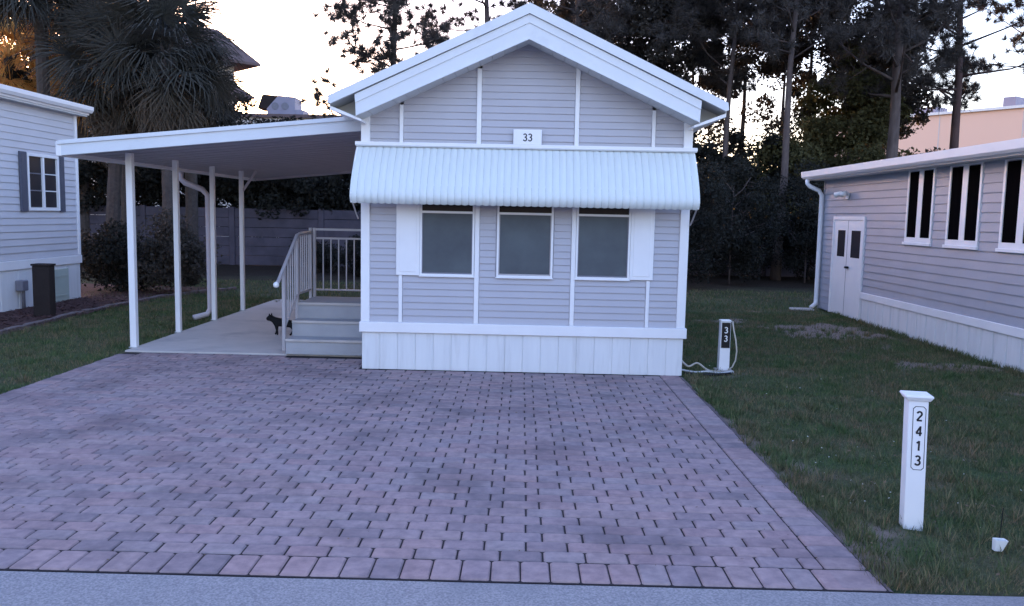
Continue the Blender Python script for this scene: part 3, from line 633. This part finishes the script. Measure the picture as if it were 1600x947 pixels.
mb = MB().tube([(LX+.08, 14.05, .02), (LX+.08, 14.05, .32), (LX+.08, 14.0, .38)], .03, 8); 
mt = thing('water_meter', (LX+.08, 14.05, 0), 'grey pipe and small meter box against the left home skirt', 'meter')
mb.build('pipe', M['grey'], mt, smooth=True); box('meter_box', M['grey'], mt, LX+.03, LX+.16, 13.90, 14.08, .34, .52, .012)
ub = thing('utility_post', (-7.64, 13.2, 0), 'dark brown squared utility post standing in the red mulch by the left home', 'post')
box('post', M['dark'], ub, -7.78, -7.51, 13.12, 13.30, -.02, .83, .008); box('cap', M['dark'], ub, -7.795, -7.495, 13.105, 13.315, .831, .865, .008)
# mulch bed and edging
mp = [(-8.56, 9.0), (-7.0, 9.0), (-7.15, 10.5), (-7.25, 12), (-7.32, 13.5), (-7.3, 15), (-7.2, 16.3), (-6.9, 17.6), (-6.4, 18.6), (-9, 19), (-12, 19), (-12, 16.1), (-8.56, 16.1)]
MB().prism(mp, 'z', -.05, .025).build('mulch_bed', M['mulch'], kind='structure')
g = np.random.default_rng(5); n = 5200; X = g.uniform(-8.5, -7.15, n); Y = g.uniform(9.5, 17.5, n); A = g.uniform(0, 6.28, n); l = g.uniform(.015, .04, n); wd = .008
dx, dy = np.cos(A)*l, np.sin(A)*l; ex, ey = -np.sin(A)*wd, np.cos(A)*wd; zt = g.uniform(.026, .05, n)
Vv = np.stack([np.stack([X-dx-ex, Y-dy-ey, zt], 1), np.stack([X+dx-ex, Y+dy-ey, zt+g.uniform(-.01, .015, n)], 1), np.stack([X+dx+ex, Y+dy+ey, zt+.004], 1), np.stack([X-dx+ex, Y-dy+ey, zt+.004], 1)], 1).reshape(-1, 3)
mc = raw('mulch_chips', Vv, np.arange(len(Vv)).reshape(-1, 4), M['mulch'], kind='stuff', k=4); tag(mc, 'reddish brown mulch chips strewn over the left bed', 'mulch')
edge = [(-7.0, 9.0), (-7.15, 10.5), (-7.25, 12), (-7.32, 13.5), (-7.3, 15), (-7.2, 16.3), (-6.9, 17.6), (-6.4, 18.6)]
ke = thing('bed_edging', (-7.2, 12, 0), 'low line of weathered stone edging round the red mulch bed', 'edging')
pts = []
for (x0, y0), (x1, y1) in zip(edge, edge[1:]):
    n = max(1, int(math.hypot(x1-x0, y1-y0)/.24))
    for k in range(n): pts.append((x0+(x1-x0)*(k+.5)/n, y0+(y1-y0)*(k+.5)/n, math.atan2(y1-y0, x1-x0)))
bme = MB().box(-.11, .11, -.045, .045, -.05, .06)
tmp = bme.build('edging_stone', M['kerb'], None, .012); sm = tmp.data; bpy.data.objects.remove(tmp)
for x, y, a in pts: inst('edging_stone', sm, ke, (x, y, random.uniform(-.01, .01)), (random.gauss(0, .04), random.gauss(0, .03), a+random.gauss(0, .04)))

# ------------------------------------------------------------------ small things on the right lawn
hp = thing('number_post', (2.36, 4.83, 0), 'white square number post with 2413 plate standing on the right lawn near the street', 'post')
ang = math.radians(-11)
def rp(lx, ly, z): return (2.36+lx*math.cos(ang)-ly*math.sin(ang)-.022*z/.8, 4.83+lx*math.sin(ang)+ly*math.cos(ang), z)
def rbox(name, m, parent, x0, x1, y0, y1, z0, z1, tp=0, bevel=0):
    mb = MB(); mb.box(x0, x1, y0, y1, z0, z1); mb.v = [rp(a*(1+tp*(c > (z0+z1)/2)), b*(1+tp*(c > (z0+z1)/2)), c) for a, b, c in mb.v]; return mb.build(name, m, parent, bevel)
rbox('post', M['white'], hp, -.054, .054, -.054, .054, -.03, .765, bevel=.003)
rbox('cap_moulding', M['white'], hp, -.062, .062, -.062, .062, .766, .785, tp=.18, bevel=.002)
rbox('cap', M['white'], hp, -.077, .077, -.077, .077, .786, .800, tp=-.03, bevel=.003)
pl = []
oc = lambda w_, h_, c_: [(-w_+c_, -h_), (w_-c_, -h_), (w_, -h_+c_), (w_, h_-c_), (w_-c_, h_), (-w_+c_, h_), (-w_, h_-c_), (-w_, -h_+c_)]
o1, o2 = oc(.036, .190, .014), oc(.0325, .1865, .0128); zc = .545
mb = MB(); mb.add([rp(a+.006, -.0555, zc+b) for a, b in o1] + [rp(a+.006, -.0555, zc+b) for a, b in o2], [(i, (i+1) % 8, 8+(i+1) % 8, 8+i) for i in range(8)]); mb.build('plate_border', M['ink'], hp)
for k, ch in enumerate('2413'):
    q = rp(.006, -.0560, zc+.132-k*.088); text(ch, 'digit', M['ink'], hp, q, .060, extrude=.0005, rotz=ang, sw=.17)
up_ = thing('utility_pedestal', (2.43, 9.80, 0), 'short white utility pedestal with black 33 plate beside the right corner of the home', 'pedestal')
mb = MB().prism([(-.062, 0), (.062, 0), (.058, .59), (-.058, .59)], 'y', -.05, .05); mb.v = [(2.43+a, 9.80+b, c) for a, b, c in mb.v]; mb.build('post', M['white'], up_, .004)
box('cap', M['railw'], up_, 2.366, 2.494, 9.742, 9.858, .591, .615, .008)
box('plate', M['black'], up_, 2.382, 2.482, 9.743, 9.7495, .285, .585)
for k in (0, 1): text('3', 'digit', M['railw'], up_, (2.431, 9.7415, .497-k*.100), .074, extrude=.0005, sw=.165)
box('pad', M['concrete'], up_, 2.34, 2.54, 9.70, 9.92, -.02, .018, .006)
hs = thing('power_cord', (2.55, 9.8, 0), 'cream cord looping down the right side of the 33 pedestal', 'cord')
MB().tube([(2.512, 9.78, .60), (2.525, 9.76, .50), (2.55, 9.74, .38), (2.565, 9.73, .25), (2.555, 9.73, .14), (2.52, 9.73, .06), (2.47, 9.72, .03)], .009, 6).build('cord', M['hose'], hs, smooth=True)
def hose(pts, label, m, r=.012):
    o = MB().tube(pts, r, 6).build('hose', m, None, smooth=True); tag(o, label, 'hose'); return o
def sm_(P, n=6):
    P = [Vector(p) for p in P]; out = []
    for i in range(len(P)-1):
        a, b, c, d = P[max(i-1, 0)], P[i], P[i+1], P[min(i+2, len(P)-1)]
        for k in range(n):
            t = k/n; out.append(.5*((2*b)+(c-a)*t+(2*a-5*b+4*c-d)*t*t+(3*b-a-3*c+d)*t**3))
    return out+[P[-1]]
hose(sm_([(1.93, 9.85, .12), (2.0, 9.72, .06), (2.12, 9.78, .09), (2.22, 9.66, .03), (2.36, 9.62, .02)]), 'cream hose humped over the grass from the home skirt to the pedestal', M['hose'])
hose(sm_([(1.90, 9.66, .03), (2.05, 9.58, .02), (2.2, 9.60, .025), (2.33, 9.55, .02), (2.5, 9.66, .02)]), 'pale hose lying flat on the ground nearest the drive corner', M['soffit'], .011)
hose(sm_([(1.91, 9.50, .02), (2.1, 9.46, .012), (2.3, 9.49, .012), (2.46, 9.56, .012)]), 'dark drain hose lying on the soil below the pale hoses', M['black'], .02)
lf = thing('lawn_light', (2.66, 4.47, 0), 'small white plastic cup tilted in the grass at the right edge', 'plastic cup')
mb = MB(); n = 10; rr = [(.022, .010), (.034, .072), (.031, .072), (.020, .018)]; vv = []
sqr = lambda t: (max(-1, min(1, 1.35*math.cos(t))), max(-1, min(1, 1.35*math.sin(t))))
for r_, h_ in rr:
    for k in range(n*2): c, s_ = sqr(math.pi*k/n+.3); vv.append((2.655+r_*c+.22*h_, 4.45+r_*s_*.7, h_-.25*r_*c*.2))
m_ = n*2; mb.add(vv, [(j*m_+k, j*m_+(k+1) % m_, (j+1)*m_+(k+1) % m_, (j+1)*m_+k) for j in range(3) for k in range(m_)] + [tuple(range(m_))]); mb.build('cup', M['railw'], lf)
MB().tube([(2.70, 4.52, -.01), (2.715, 4.53, .10), (2.725, 4.54, .22)], .003, 5).build('stake', M['black'], lf)

# ------------------------------------------------------------------ precast wall behind
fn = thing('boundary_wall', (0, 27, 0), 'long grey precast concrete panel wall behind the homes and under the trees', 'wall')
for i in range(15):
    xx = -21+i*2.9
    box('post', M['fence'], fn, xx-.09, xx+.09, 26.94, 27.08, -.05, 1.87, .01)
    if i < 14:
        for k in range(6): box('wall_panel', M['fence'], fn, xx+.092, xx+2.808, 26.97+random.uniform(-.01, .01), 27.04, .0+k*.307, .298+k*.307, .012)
# ------------------------------------------------------------------ far buildings
pb = thing('warehouse', (34, 62, 0), 'large peach stucco building with flat roof beyond the right home', 'building')
d = Vector((5.6, -7.6)).normalized(); P0 = Vector((26, 73.6)); P1 = P0+d*34; nn = Vector((d.y, -d.x))*-1
if nn.y < 0: nn = -nn
def wallprism(name, m, a, b, n0, n1, z0, z1, parent, bev=0):
    q = [a+nn*n0, b+nn*n0, b+nn*n1, a+nn*n1]; return MB().prism([(p.x, p.y) for p in q], 'z', z0, z1).build(name, m, parent, bev)
wallprism('wall', M['peach'], P0, P1, 0, 14, 0, 10.15, pb)
wallprism('coping', M['railw'], P0-d*.2, P1+d*.2, -.2, .3, 10.151, 10.35, pb)
for t, wd, h in ((6.0, 2.0, .9), (13.2, .9, 1.1), (17.8, .8, .6)): wallprism('rooftop_unit', M['unit'], P0+d*t, P0+d*(t+wd), 3, 5, 10.152, 10.35+h, pb)
for t in range(4, 34, 6): wallprism('wall_joint', M['soffit'], P0+d*t, P0+d*(t+.05), -.015, 0, 0, 10.1, pb)
tw = thing('tower_building', (-20, 52, 0), 'tall building with two stacked brown hipped eaves seen past the left palms', 'building')
q_ = math.sqrt(.5); TA, TB = Vector((-q_, -q_)), Vector((-q_, q_))       # its corner points at the carport
def tq(tip, i0, i1): return [tip+TA*i0+TB*i0, tip+TA*i1+TB*i0, tip+TA*i1+TB*i1, tip+TA*i0+TB*i1]
TT = Vector((-15.6, 50))
MB().prism([tuple(p) for p in tq(TT, 1.1, 8.4)], 'z', 0, 10.2).build('wall', M['bwall'], tw)
for zb, sh_, h in ((10.35, 0, 1.9), (8.45, .3, 1.35)):
    o4, i4 = tq(TT, sh_, 9.5-sh_), tq(TT, 1.75, 7.75); mb = MB()
    mb.add([(p.x, p.y, zb) for p in o4]+[(p.x, p.y, zb+h) for p in i4], [(0, 1, 5, 4), (1, 2, 6, 5), (2, 3, 7, 6), (3, 0, 4, 7), (4, 5, 6, 7), (3, 2, 1, 0)]); rf = mb.build('roof', M['tanroof'], tw)
    mb = MB(); mb.prism([tuple(p) for p in tq(TT, sh_-.02, 9.52-sh_)], 'z', zb-.14, zb-.002); mb.build('eave_board', M['tanroof'], rf)
lb = thing('flat_building', (-12, 52, 0), 'low pale building whose flat roof carries an air conditioner beyond the carport', 'building')
box('wall', M['bwall'], lb, -18, -9.5, 50, 60, 0, 7.25); box('roof_edge', M['tanroof'], lb, -18.2, -9.3, 49.8, 60.2, 7.251, 7.45)
AX = -.95
ac = thing('rooftop_air_conditioner', (-15.1, 52, 7.45), 'grey boxy air conditioner standing on the flat roof beyond the carport', 'air conditioner')
MB().prism([(-14.6+AX, 7.452), (-12.9+AX, 7.452), (-12.9+AX, 8.6), (-13.9+AX, 8.68), (-14.6+AX, 7.9)], 'y', 51, 52.6).build('housing', M['unit'], ac)
MB().prism([(-15.2+AX, 7.9), (-14.62+AX, 7.92), (-13.98+AX, 8.68), (-14.9+AX, 8.75)], 'y', 51.1, 52.5).build('intake_hood', M['dark'], ac)
box('base', M['unit'], ac, -12.88+AX, -12.4+AX, 51, 52.4, 7.452, 7.85); 
mb = MB()
for xx in (-14.1, -13.5): mb.tube([(xx+AX, 50.985, 8.05), (xx+AX, 50.97, 8.05)], .22, 12)
mb.build('fan_grille', M['grey'], ac)

# ------------------------------------------------------------------ vegetation
def leaves(centres, radii, per, size, g, flat=1.0):
    C = np.repeat(np.asarray(centres), per, 0); R = np.repeat(np.asarray(radii), per); n = len(C)
    p = g.normal(0, 1, (n, 3)); p /= np.linalg.norm(p, axis=1)[:, None]; p *= (g.random(n)**.45)[:, None]*R[:, None]; p[:, 2] *= flat; C = C+p
    a = g.normal(0, 1, (n, 3)); a /= np.linalg.norm(a, axis=1)[:, None]; b = np.cross(a, g.normal(0, 1, (n, 3))); b /= np.linalg.norm(b, axis=1)[:, None]
    s = size*g.uniform(.5, 1.3, n)[:, None]; V = np.stack([C-a*s*.5-b*s*.05, C+b*s*.30, C+a*s*.6, C-b*s*.30], 1).reshape(-1, 3); return V
def branchy(mb, base, height, r0, g, nlimb, spread, start, lean=(0, 0), sub=2):
    """tapered trunk with limbs; returns limb end points"""
    n = 9; pts = []; wob = g.normal(0, .035*height/8, (n, 2)).cumsum(0)*.6; wob -= wob[0]
    for i in range(n): t = i/(n-1); pts.append(Vector((base[0]+lean[0]*t+wob[i, 0], base[1]+lean[1]*t+wob[i, 1], base[2]+height*t)))
    rad = [r0*(1.25 if i == 0 else 1-.78*i/(n-1)) for i in range(n)]
    mb.tube(pts, rad, 8); ends = []
    for k in range(nlimb):
        t = start+(1-start)*(k+g.random()*.7)/nlimb; f = t*(n-1); i = min(int(f), n-2); p = pts[i].lerp(pts[i+1], f-i); az = g.uniform(0, 2*math.pi)
        ln = spread*(1-.55*abs(t-.6))*g.uniform(.6, 1.1); el = g.uniform(-.05, .55)+.5*(t-start)
        dv = Vector((math.cos(az)*math.cos(el), math.sin(az)*math.cos(el), math.sin(el))); q1 = p+dv*ln*.5+Vector((0, 0, g.normal(0, .05)*ln)); q2 = p+dv*ln+Vector((0, 0, g.uniform(-.05, .22)*ln))
        rr = r0*(.34-.2*t); mb.tube([p, q1, q2], [max(rr, .02), max(rr*.6, .014), .008], 5); ends.append((q2, ln)); ends.append((q1.lerp(q2, .45), ln*.7))
        for s in range(sub):
            u = g.uniform(.35, .9); c = p.lerp(q2, u); dv2 = (dv+Vector(g.normal(0, .75, 3))).normalized(); e_ = c+dv2*ln*g.uniform(.25, .5); mb.tube([c, e_], [max(rr*.35, .012), .006], 4); ends.append((e_, ln*.5))
    return pts, ends
def pine(base, height, r0, label, seed, start=.45, nlimb=26, spread=2.2, bark='bark', nl=.30, wdt=.020, lean=(0, 0), tufts=6, ndl=64, group='pines behind the wall'):
    g = np.random.default_rng(seed); t = thing('pine_tree', base, label, 'tree', group); mb = MB(); pts, ends = branchy(mb, base, height, r0, g, nlimb, spread, start, lean, 3)
    mb.build('trunk', M[bark], t, smooth=True); V = []
    for e_, ln in ends:
        for k in range(tufts):
            c = np.array(e_)+g.normal(0, .19, 3)*(k > 0)*np.array([1.5, 1.5, .8]); ax = g.normal(0, .5, 3)+np.array([0, 0, .5]); ax /= np.linalg.norm(ax)
            d = g.normal(0, 1, (ndl, 3))+ax*.9; d /= np.linalg.norm(d, axis=1)[:, None]; L0 = nl*g.uniform(.6, 1.2, ndl)[:, None]; b = np.cross(d, g.normal(0, 1, (ndl, 3))); b /= np.linalg.norm(b, axis=1)[:, None]
            V.append(np.stack([c-b*wdt*.5, c+b*wdt*.5, c+d*L0], 1).reshape(-1, 3))
    V = np.concatenate(V); raw('crown', V, np.arange(len(V)).reshape(-1, 3), M['needle'], t); return t
def leafy(base, height, rx, rz, label, seed, m='leaf', zc=None, ncl=60, per=170, size=.15, r0=.14, clr=.75, name='broadleaf_tree', cat='tree', group='trees behind the wall', sparse=1.0):
    g = np.random.default_rng(seed); t = thing(name, base, label, cat, group); mb = MB(); zc = zc if zc is not None else height*.6
    pts, ends = branchy(mb, base, height*.8, r0, g, 9, rx*.75, .25 if height > 2.5 else .1)
    mb.build('trunk' if cat == 'tree' else 'stems', M['bark'], t, smooth=True)
    p = g.normal(0, 1, (ncl, 3)); p /= np.linalg.norm(p, axis=1)[:, None]; p *= (g.random(ncl)**.4)[:, None]; C = np.array(base)+np.array([0, 0, zc])+p*np.array([rx, rx, rz]); C[:, 2] = np.maximum(C[:, 2], .15)
    R = clr*g.uniform(.5, 1.25, ncl); V = leaves(C, R, int(per*sparse), size, g, .75); V[:, 2] = np.maximum(V[:, 2], .01)
    raw('crown' if cat == 'tree' else 'foliage', V, np.arange(len(V)).reshape(-1, 4), M[m], t, k=4); return t

# pines
pine((-3.95, 25, 0), 11.0, .15, 'slender forked pine rising behind the left roof slope of the home', 11, start=.42, nlimb=24, spread=2.1)
pine((-1.35, 28.5, 0), 12.5, .17, 'pine with open tufted crown just left of the gable peak', 12, start=.5, nlimb=26, spread=2.6, tufts=7)
pine((1.6, 29, 0), 13, .18, 'tall pine standing right behind the gable peak', 13, start=.5, nlimb=28, spread=2.6, tufts=8)
pine((6.7, 27.9, 0), 12, .13, 'thin dark pine nearest the right eave of the home', 14, start=.5, nlimb=28, spread=2.2, tufts=7)
pine((7.75, 25.4, 0), 12.5, .14, 'pine with a bare grey trunk rooted in the back lawn right of the home', 15, start=.52, nlimb=24, spread=2.2, lean=(.35, 0))
pine((11.2, 26.0, 0), 13, .23, 'thick grey-trunked pine behind the far end of the right home', 16, start=.42, nlimb=30, spread=2.6, tufts=7)
pine((14.0, 27.5, 0), 13, .19, 'red-trunked pine against the open sky right of the thick grey one', 17, start=.40, nlimb=26, spread=3.0, bark='redbark', tufts=7)
pine((18.4, 29, 0), 13, .19, 'pine at the right edge with boughs reaching in over the roof', 18, start=.42, nlimb=26, spread=3.4, bark='redbark', tufts=7)
# broadleaf mass behind the wall
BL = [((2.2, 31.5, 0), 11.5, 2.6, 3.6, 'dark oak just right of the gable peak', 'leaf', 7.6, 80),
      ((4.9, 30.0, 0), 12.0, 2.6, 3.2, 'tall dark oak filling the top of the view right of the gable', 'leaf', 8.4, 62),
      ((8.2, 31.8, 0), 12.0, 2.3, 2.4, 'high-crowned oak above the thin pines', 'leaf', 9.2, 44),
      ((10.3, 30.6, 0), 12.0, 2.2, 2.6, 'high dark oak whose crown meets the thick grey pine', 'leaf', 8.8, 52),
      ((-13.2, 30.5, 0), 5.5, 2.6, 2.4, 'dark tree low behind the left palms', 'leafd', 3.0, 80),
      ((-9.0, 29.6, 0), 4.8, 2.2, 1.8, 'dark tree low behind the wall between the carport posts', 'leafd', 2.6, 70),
      ((-17.8, 30, 0), 7.5, 2.4, 2.4, 'golden sunlit tree glowing at the top left above the left home roof', 'sunlit_gold', 5.6, 90),
      ((-14.6, 31, 0), 7.6, 1.7, 1.9, 'golden sunlit tree seen between the tall palm trunk and the broad palm', 'sunlit_gold', 6.2, 60),
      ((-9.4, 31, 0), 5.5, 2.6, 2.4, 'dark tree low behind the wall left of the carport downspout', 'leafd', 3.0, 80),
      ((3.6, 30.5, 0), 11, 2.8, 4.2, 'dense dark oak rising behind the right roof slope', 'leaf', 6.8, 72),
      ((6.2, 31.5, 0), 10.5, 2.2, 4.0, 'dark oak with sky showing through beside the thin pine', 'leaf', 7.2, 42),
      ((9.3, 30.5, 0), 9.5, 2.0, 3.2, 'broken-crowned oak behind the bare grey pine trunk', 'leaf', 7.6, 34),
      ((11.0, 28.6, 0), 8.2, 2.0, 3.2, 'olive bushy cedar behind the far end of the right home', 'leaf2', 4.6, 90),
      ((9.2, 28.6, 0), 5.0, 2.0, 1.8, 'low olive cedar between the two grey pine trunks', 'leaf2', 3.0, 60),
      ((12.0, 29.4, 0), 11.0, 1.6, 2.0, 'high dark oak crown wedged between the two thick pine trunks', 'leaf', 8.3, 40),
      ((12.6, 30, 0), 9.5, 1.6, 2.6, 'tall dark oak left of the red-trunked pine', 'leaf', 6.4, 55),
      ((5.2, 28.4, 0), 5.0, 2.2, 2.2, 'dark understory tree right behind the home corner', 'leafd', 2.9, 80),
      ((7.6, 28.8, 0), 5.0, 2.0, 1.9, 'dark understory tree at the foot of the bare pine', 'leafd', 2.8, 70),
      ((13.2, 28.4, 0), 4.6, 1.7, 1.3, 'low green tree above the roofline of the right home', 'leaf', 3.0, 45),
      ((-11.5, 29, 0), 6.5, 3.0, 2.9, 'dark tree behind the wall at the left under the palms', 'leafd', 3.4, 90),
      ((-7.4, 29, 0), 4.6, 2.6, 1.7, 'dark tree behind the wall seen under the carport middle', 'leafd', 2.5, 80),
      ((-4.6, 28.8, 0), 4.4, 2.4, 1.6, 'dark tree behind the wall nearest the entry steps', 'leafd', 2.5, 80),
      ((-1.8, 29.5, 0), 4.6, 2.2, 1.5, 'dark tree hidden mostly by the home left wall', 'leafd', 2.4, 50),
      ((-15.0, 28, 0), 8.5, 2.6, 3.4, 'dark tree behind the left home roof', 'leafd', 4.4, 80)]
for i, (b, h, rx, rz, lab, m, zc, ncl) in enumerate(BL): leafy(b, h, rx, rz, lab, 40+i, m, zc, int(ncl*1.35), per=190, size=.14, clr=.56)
# shrubs
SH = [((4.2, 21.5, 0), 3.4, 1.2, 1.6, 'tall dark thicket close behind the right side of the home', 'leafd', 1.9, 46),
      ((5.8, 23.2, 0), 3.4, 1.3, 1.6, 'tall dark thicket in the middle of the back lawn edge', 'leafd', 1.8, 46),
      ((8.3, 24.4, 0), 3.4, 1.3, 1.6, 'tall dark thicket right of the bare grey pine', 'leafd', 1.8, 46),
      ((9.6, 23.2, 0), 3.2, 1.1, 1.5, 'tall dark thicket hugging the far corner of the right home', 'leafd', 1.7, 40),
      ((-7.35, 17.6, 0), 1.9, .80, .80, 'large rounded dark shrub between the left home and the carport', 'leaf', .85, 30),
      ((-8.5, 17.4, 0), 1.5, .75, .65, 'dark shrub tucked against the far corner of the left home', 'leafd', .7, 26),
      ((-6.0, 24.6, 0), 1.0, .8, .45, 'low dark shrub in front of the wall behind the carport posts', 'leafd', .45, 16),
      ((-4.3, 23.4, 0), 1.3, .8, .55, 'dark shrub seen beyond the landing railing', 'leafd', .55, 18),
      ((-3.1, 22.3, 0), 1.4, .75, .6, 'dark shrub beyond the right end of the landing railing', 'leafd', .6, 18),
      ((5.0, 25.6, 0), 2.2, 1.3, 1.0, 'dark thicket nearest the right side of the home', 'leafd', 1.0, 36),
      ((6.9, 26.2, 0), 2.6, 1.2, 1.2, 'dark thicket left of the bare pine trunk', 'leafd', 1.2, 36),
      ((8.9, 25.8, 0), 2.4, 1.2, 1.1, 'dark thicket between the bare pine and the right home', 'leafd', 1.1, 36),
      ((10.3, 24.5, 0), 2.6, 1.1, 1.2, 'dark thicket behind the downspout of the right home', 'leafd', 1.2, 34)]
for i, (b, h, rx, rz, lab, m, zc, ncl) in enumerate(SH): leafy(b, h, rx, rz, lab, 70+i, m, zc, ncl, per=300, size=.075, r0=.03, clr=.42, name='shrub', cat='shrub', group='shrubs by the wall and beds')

# palms: every frond a part, sharing a few meshes
def frond_mesh(seed, m, droop, R=.95, pet=.9, nleaf=50):
    g = np.random.default_rng(seed); V = []; Fq = []
    def quad(a, b, c, d): n = len(V); V.extend([a, b, c, d]); Fq.append((n, n+1, n+2, n+3))
    # petiole bends down along +x
    P = [Vector((pet*t, 0, -.22*droop*t*t)) for t in (0, .33, .66, 1)]
    for a, b in zip(P, P[1:]):
        for w_ in (Vector((0, .016, 0)), Vector((0, 0, .014))): quad(a-w_, a+w_, b+w_*.8, b-w_*.8)
    hub = P[-1]
    for k in range(nleaf):
        th = math.radians(-128+256*(k+.5)/nleaf+g.normal(0, 2)); L = R*(1-.28*abs(th)/2.3)*g.uniform(.85, 1.1); d = Vector((math.cos(th), math.sin(th), .10*math.cos(k*math.pi)))
        s = Vector((-math.sin(th), math.cos(th), 0)); w0 = .016; dr = droop*g.uniform(.6, 1.5)
        pts = [hub+Vector((.06*math.cos(th), .05*math.sin(th), 0)), hub+d*L*.5+Vector((0, 0, -.03*dr)), hub+d*L*.82+Vector((0, 0, -.17*dr)), hub+d*L*.98+Vector((0, 0, -.42*dr))]
        ws = [.010, w0, w0*.6, .003]
        for (a, wa), (b, wb) in zip(zip(pts, ws), list(zip(pts, ws))[1:]): quad(a-s*wa, a+s*wa, b+s*wb, b-s*wb)
    me = bpy.data.meshes.new('frond'); me.from_pydata([tuple(v) for v in V], [], Fq); me.materials.append(m); return me
FG = [frond_mesh(i, M['palm'], .5+.25*i) for i in range(4)]; FD = [frond_mesh(9+i, M['deadpalm'], 1.2+.3*i, .8) for i in range(2)]; FO = [frond_mesh(20+i, M['sunlit_gold'], .9, .9) for i in range(2)]
def palm(base, height, label, seed, nf=46, scale=1.0, r0=.17, dead=.25, sunlit_gold=0.0, lean=(0, 0)):
    g = np.random.default_rng(seed); t = thing('palm_tree', base, label, 'palm tree', 'cabbage palms at the left'); mb = MB(); n = 16
    pts = [Vector((base[0]+lean[0]*(i/n)**1.5, base[1]+lean[1]*(i/n)**1.5, base[2]+height*i/n)) for i in range(n+1)]
    mb.tube(pts, [r0*(1.25 if i == 0 else 1+.06*(i % 2)-.12*i/n) for i in range(n+1)], 10); mb.build('trunk', M['palmbark'], t, smooth=False)
    mb = MB(); tp = pts[-1]     # old leaf bases below the crown
    for k in range(40):
        az = k*2.4; z = tp.z-1.3+1.3*k/40; d = Vector((math.cos(az), math.sin(az), 0)); p = Vector((tp.x, tp.y, z))+d*r0*.9; s = Vector((-d.y, d.x, 0))*.05
        mb.add([p-s, p+s, p+d*.14+Vector((0, 0, .24))+s*.4, p+d*.14+Vector((0, 0, .24))-s*.4, p-s-d*.05, p+s-d*.05], [(0, 1, 2, 3), (4, 5, 2, 3), (0, 4, 3), (1, 5, 2)])
    mb.build('leaf_bases', M['palmbark'], t)
    for k in range(nf):
        f = k/nf; az = k*2.39996+g.normal(0, .15); el = math.radians(78-(140 if dead > .1 else 105)*f**.9+g.normal(0, 6))
        ms = FO if g.random() < sunlit_gold else (FD if f > 1-dead else FG); me = ms[int(g.integers(len(ms)))]
        o = inst('frond', me, t, tp+Vector((0, 0, .1-.35*f))); o.rotation_euler = Matrix.Rotation(az, 3, 'Z').__matmul__(Matrix.Rotation(-el, 3, 'Y')).__matmul__(Matrix.Rotation(g.normal(0, .4), 3, 'X')).to_euler()
        s_ = scale*g.uniform(.8, 1.12); o.scale = (s_, s_, s_)
    return t
palm((-8.55, 20.2, 0), 5.5, 'broad cabbage palm whose full crown hangs over the carport roof', 1, nf=64, scale=1.08)
palm((-10.4, 21.0, 0), 5.1, 'cabbage palm leaning between the left roof and the largest palm', 2, nf=56, scale=1.1, lean=(.4, 0))
palm((-9.2, 23.2, 0), 5.2, 'smaller cabbage palm on the right flank of the largest palm', 3, nf=46, scale=.85)
palm((-12.55, 22.0, 0), 7.7, 'tall cabbage palm with its crown cut by the top left corner', 4, nf=64, scale=1.2, dead=.06)
palm((-10.9, 23.0, 0), 7.4, 'tall cabbage palm whose crown fills the top between the other palms', 5, nf=56, scale=1.15, dead=.06)
palm((-15.9, 26.0, 0), 6.3, 'golden sunlit palm glowing behind the left home roof', 6, nf=46, scale=1.3, sunlit_gold=.9)
palm((-14.2, 27.0, 0), 6.6, 'second golden sunlit palm glimpsed between dark palm crowns', 7, nf=40, scale=1.2, sunlit_gold=.9)
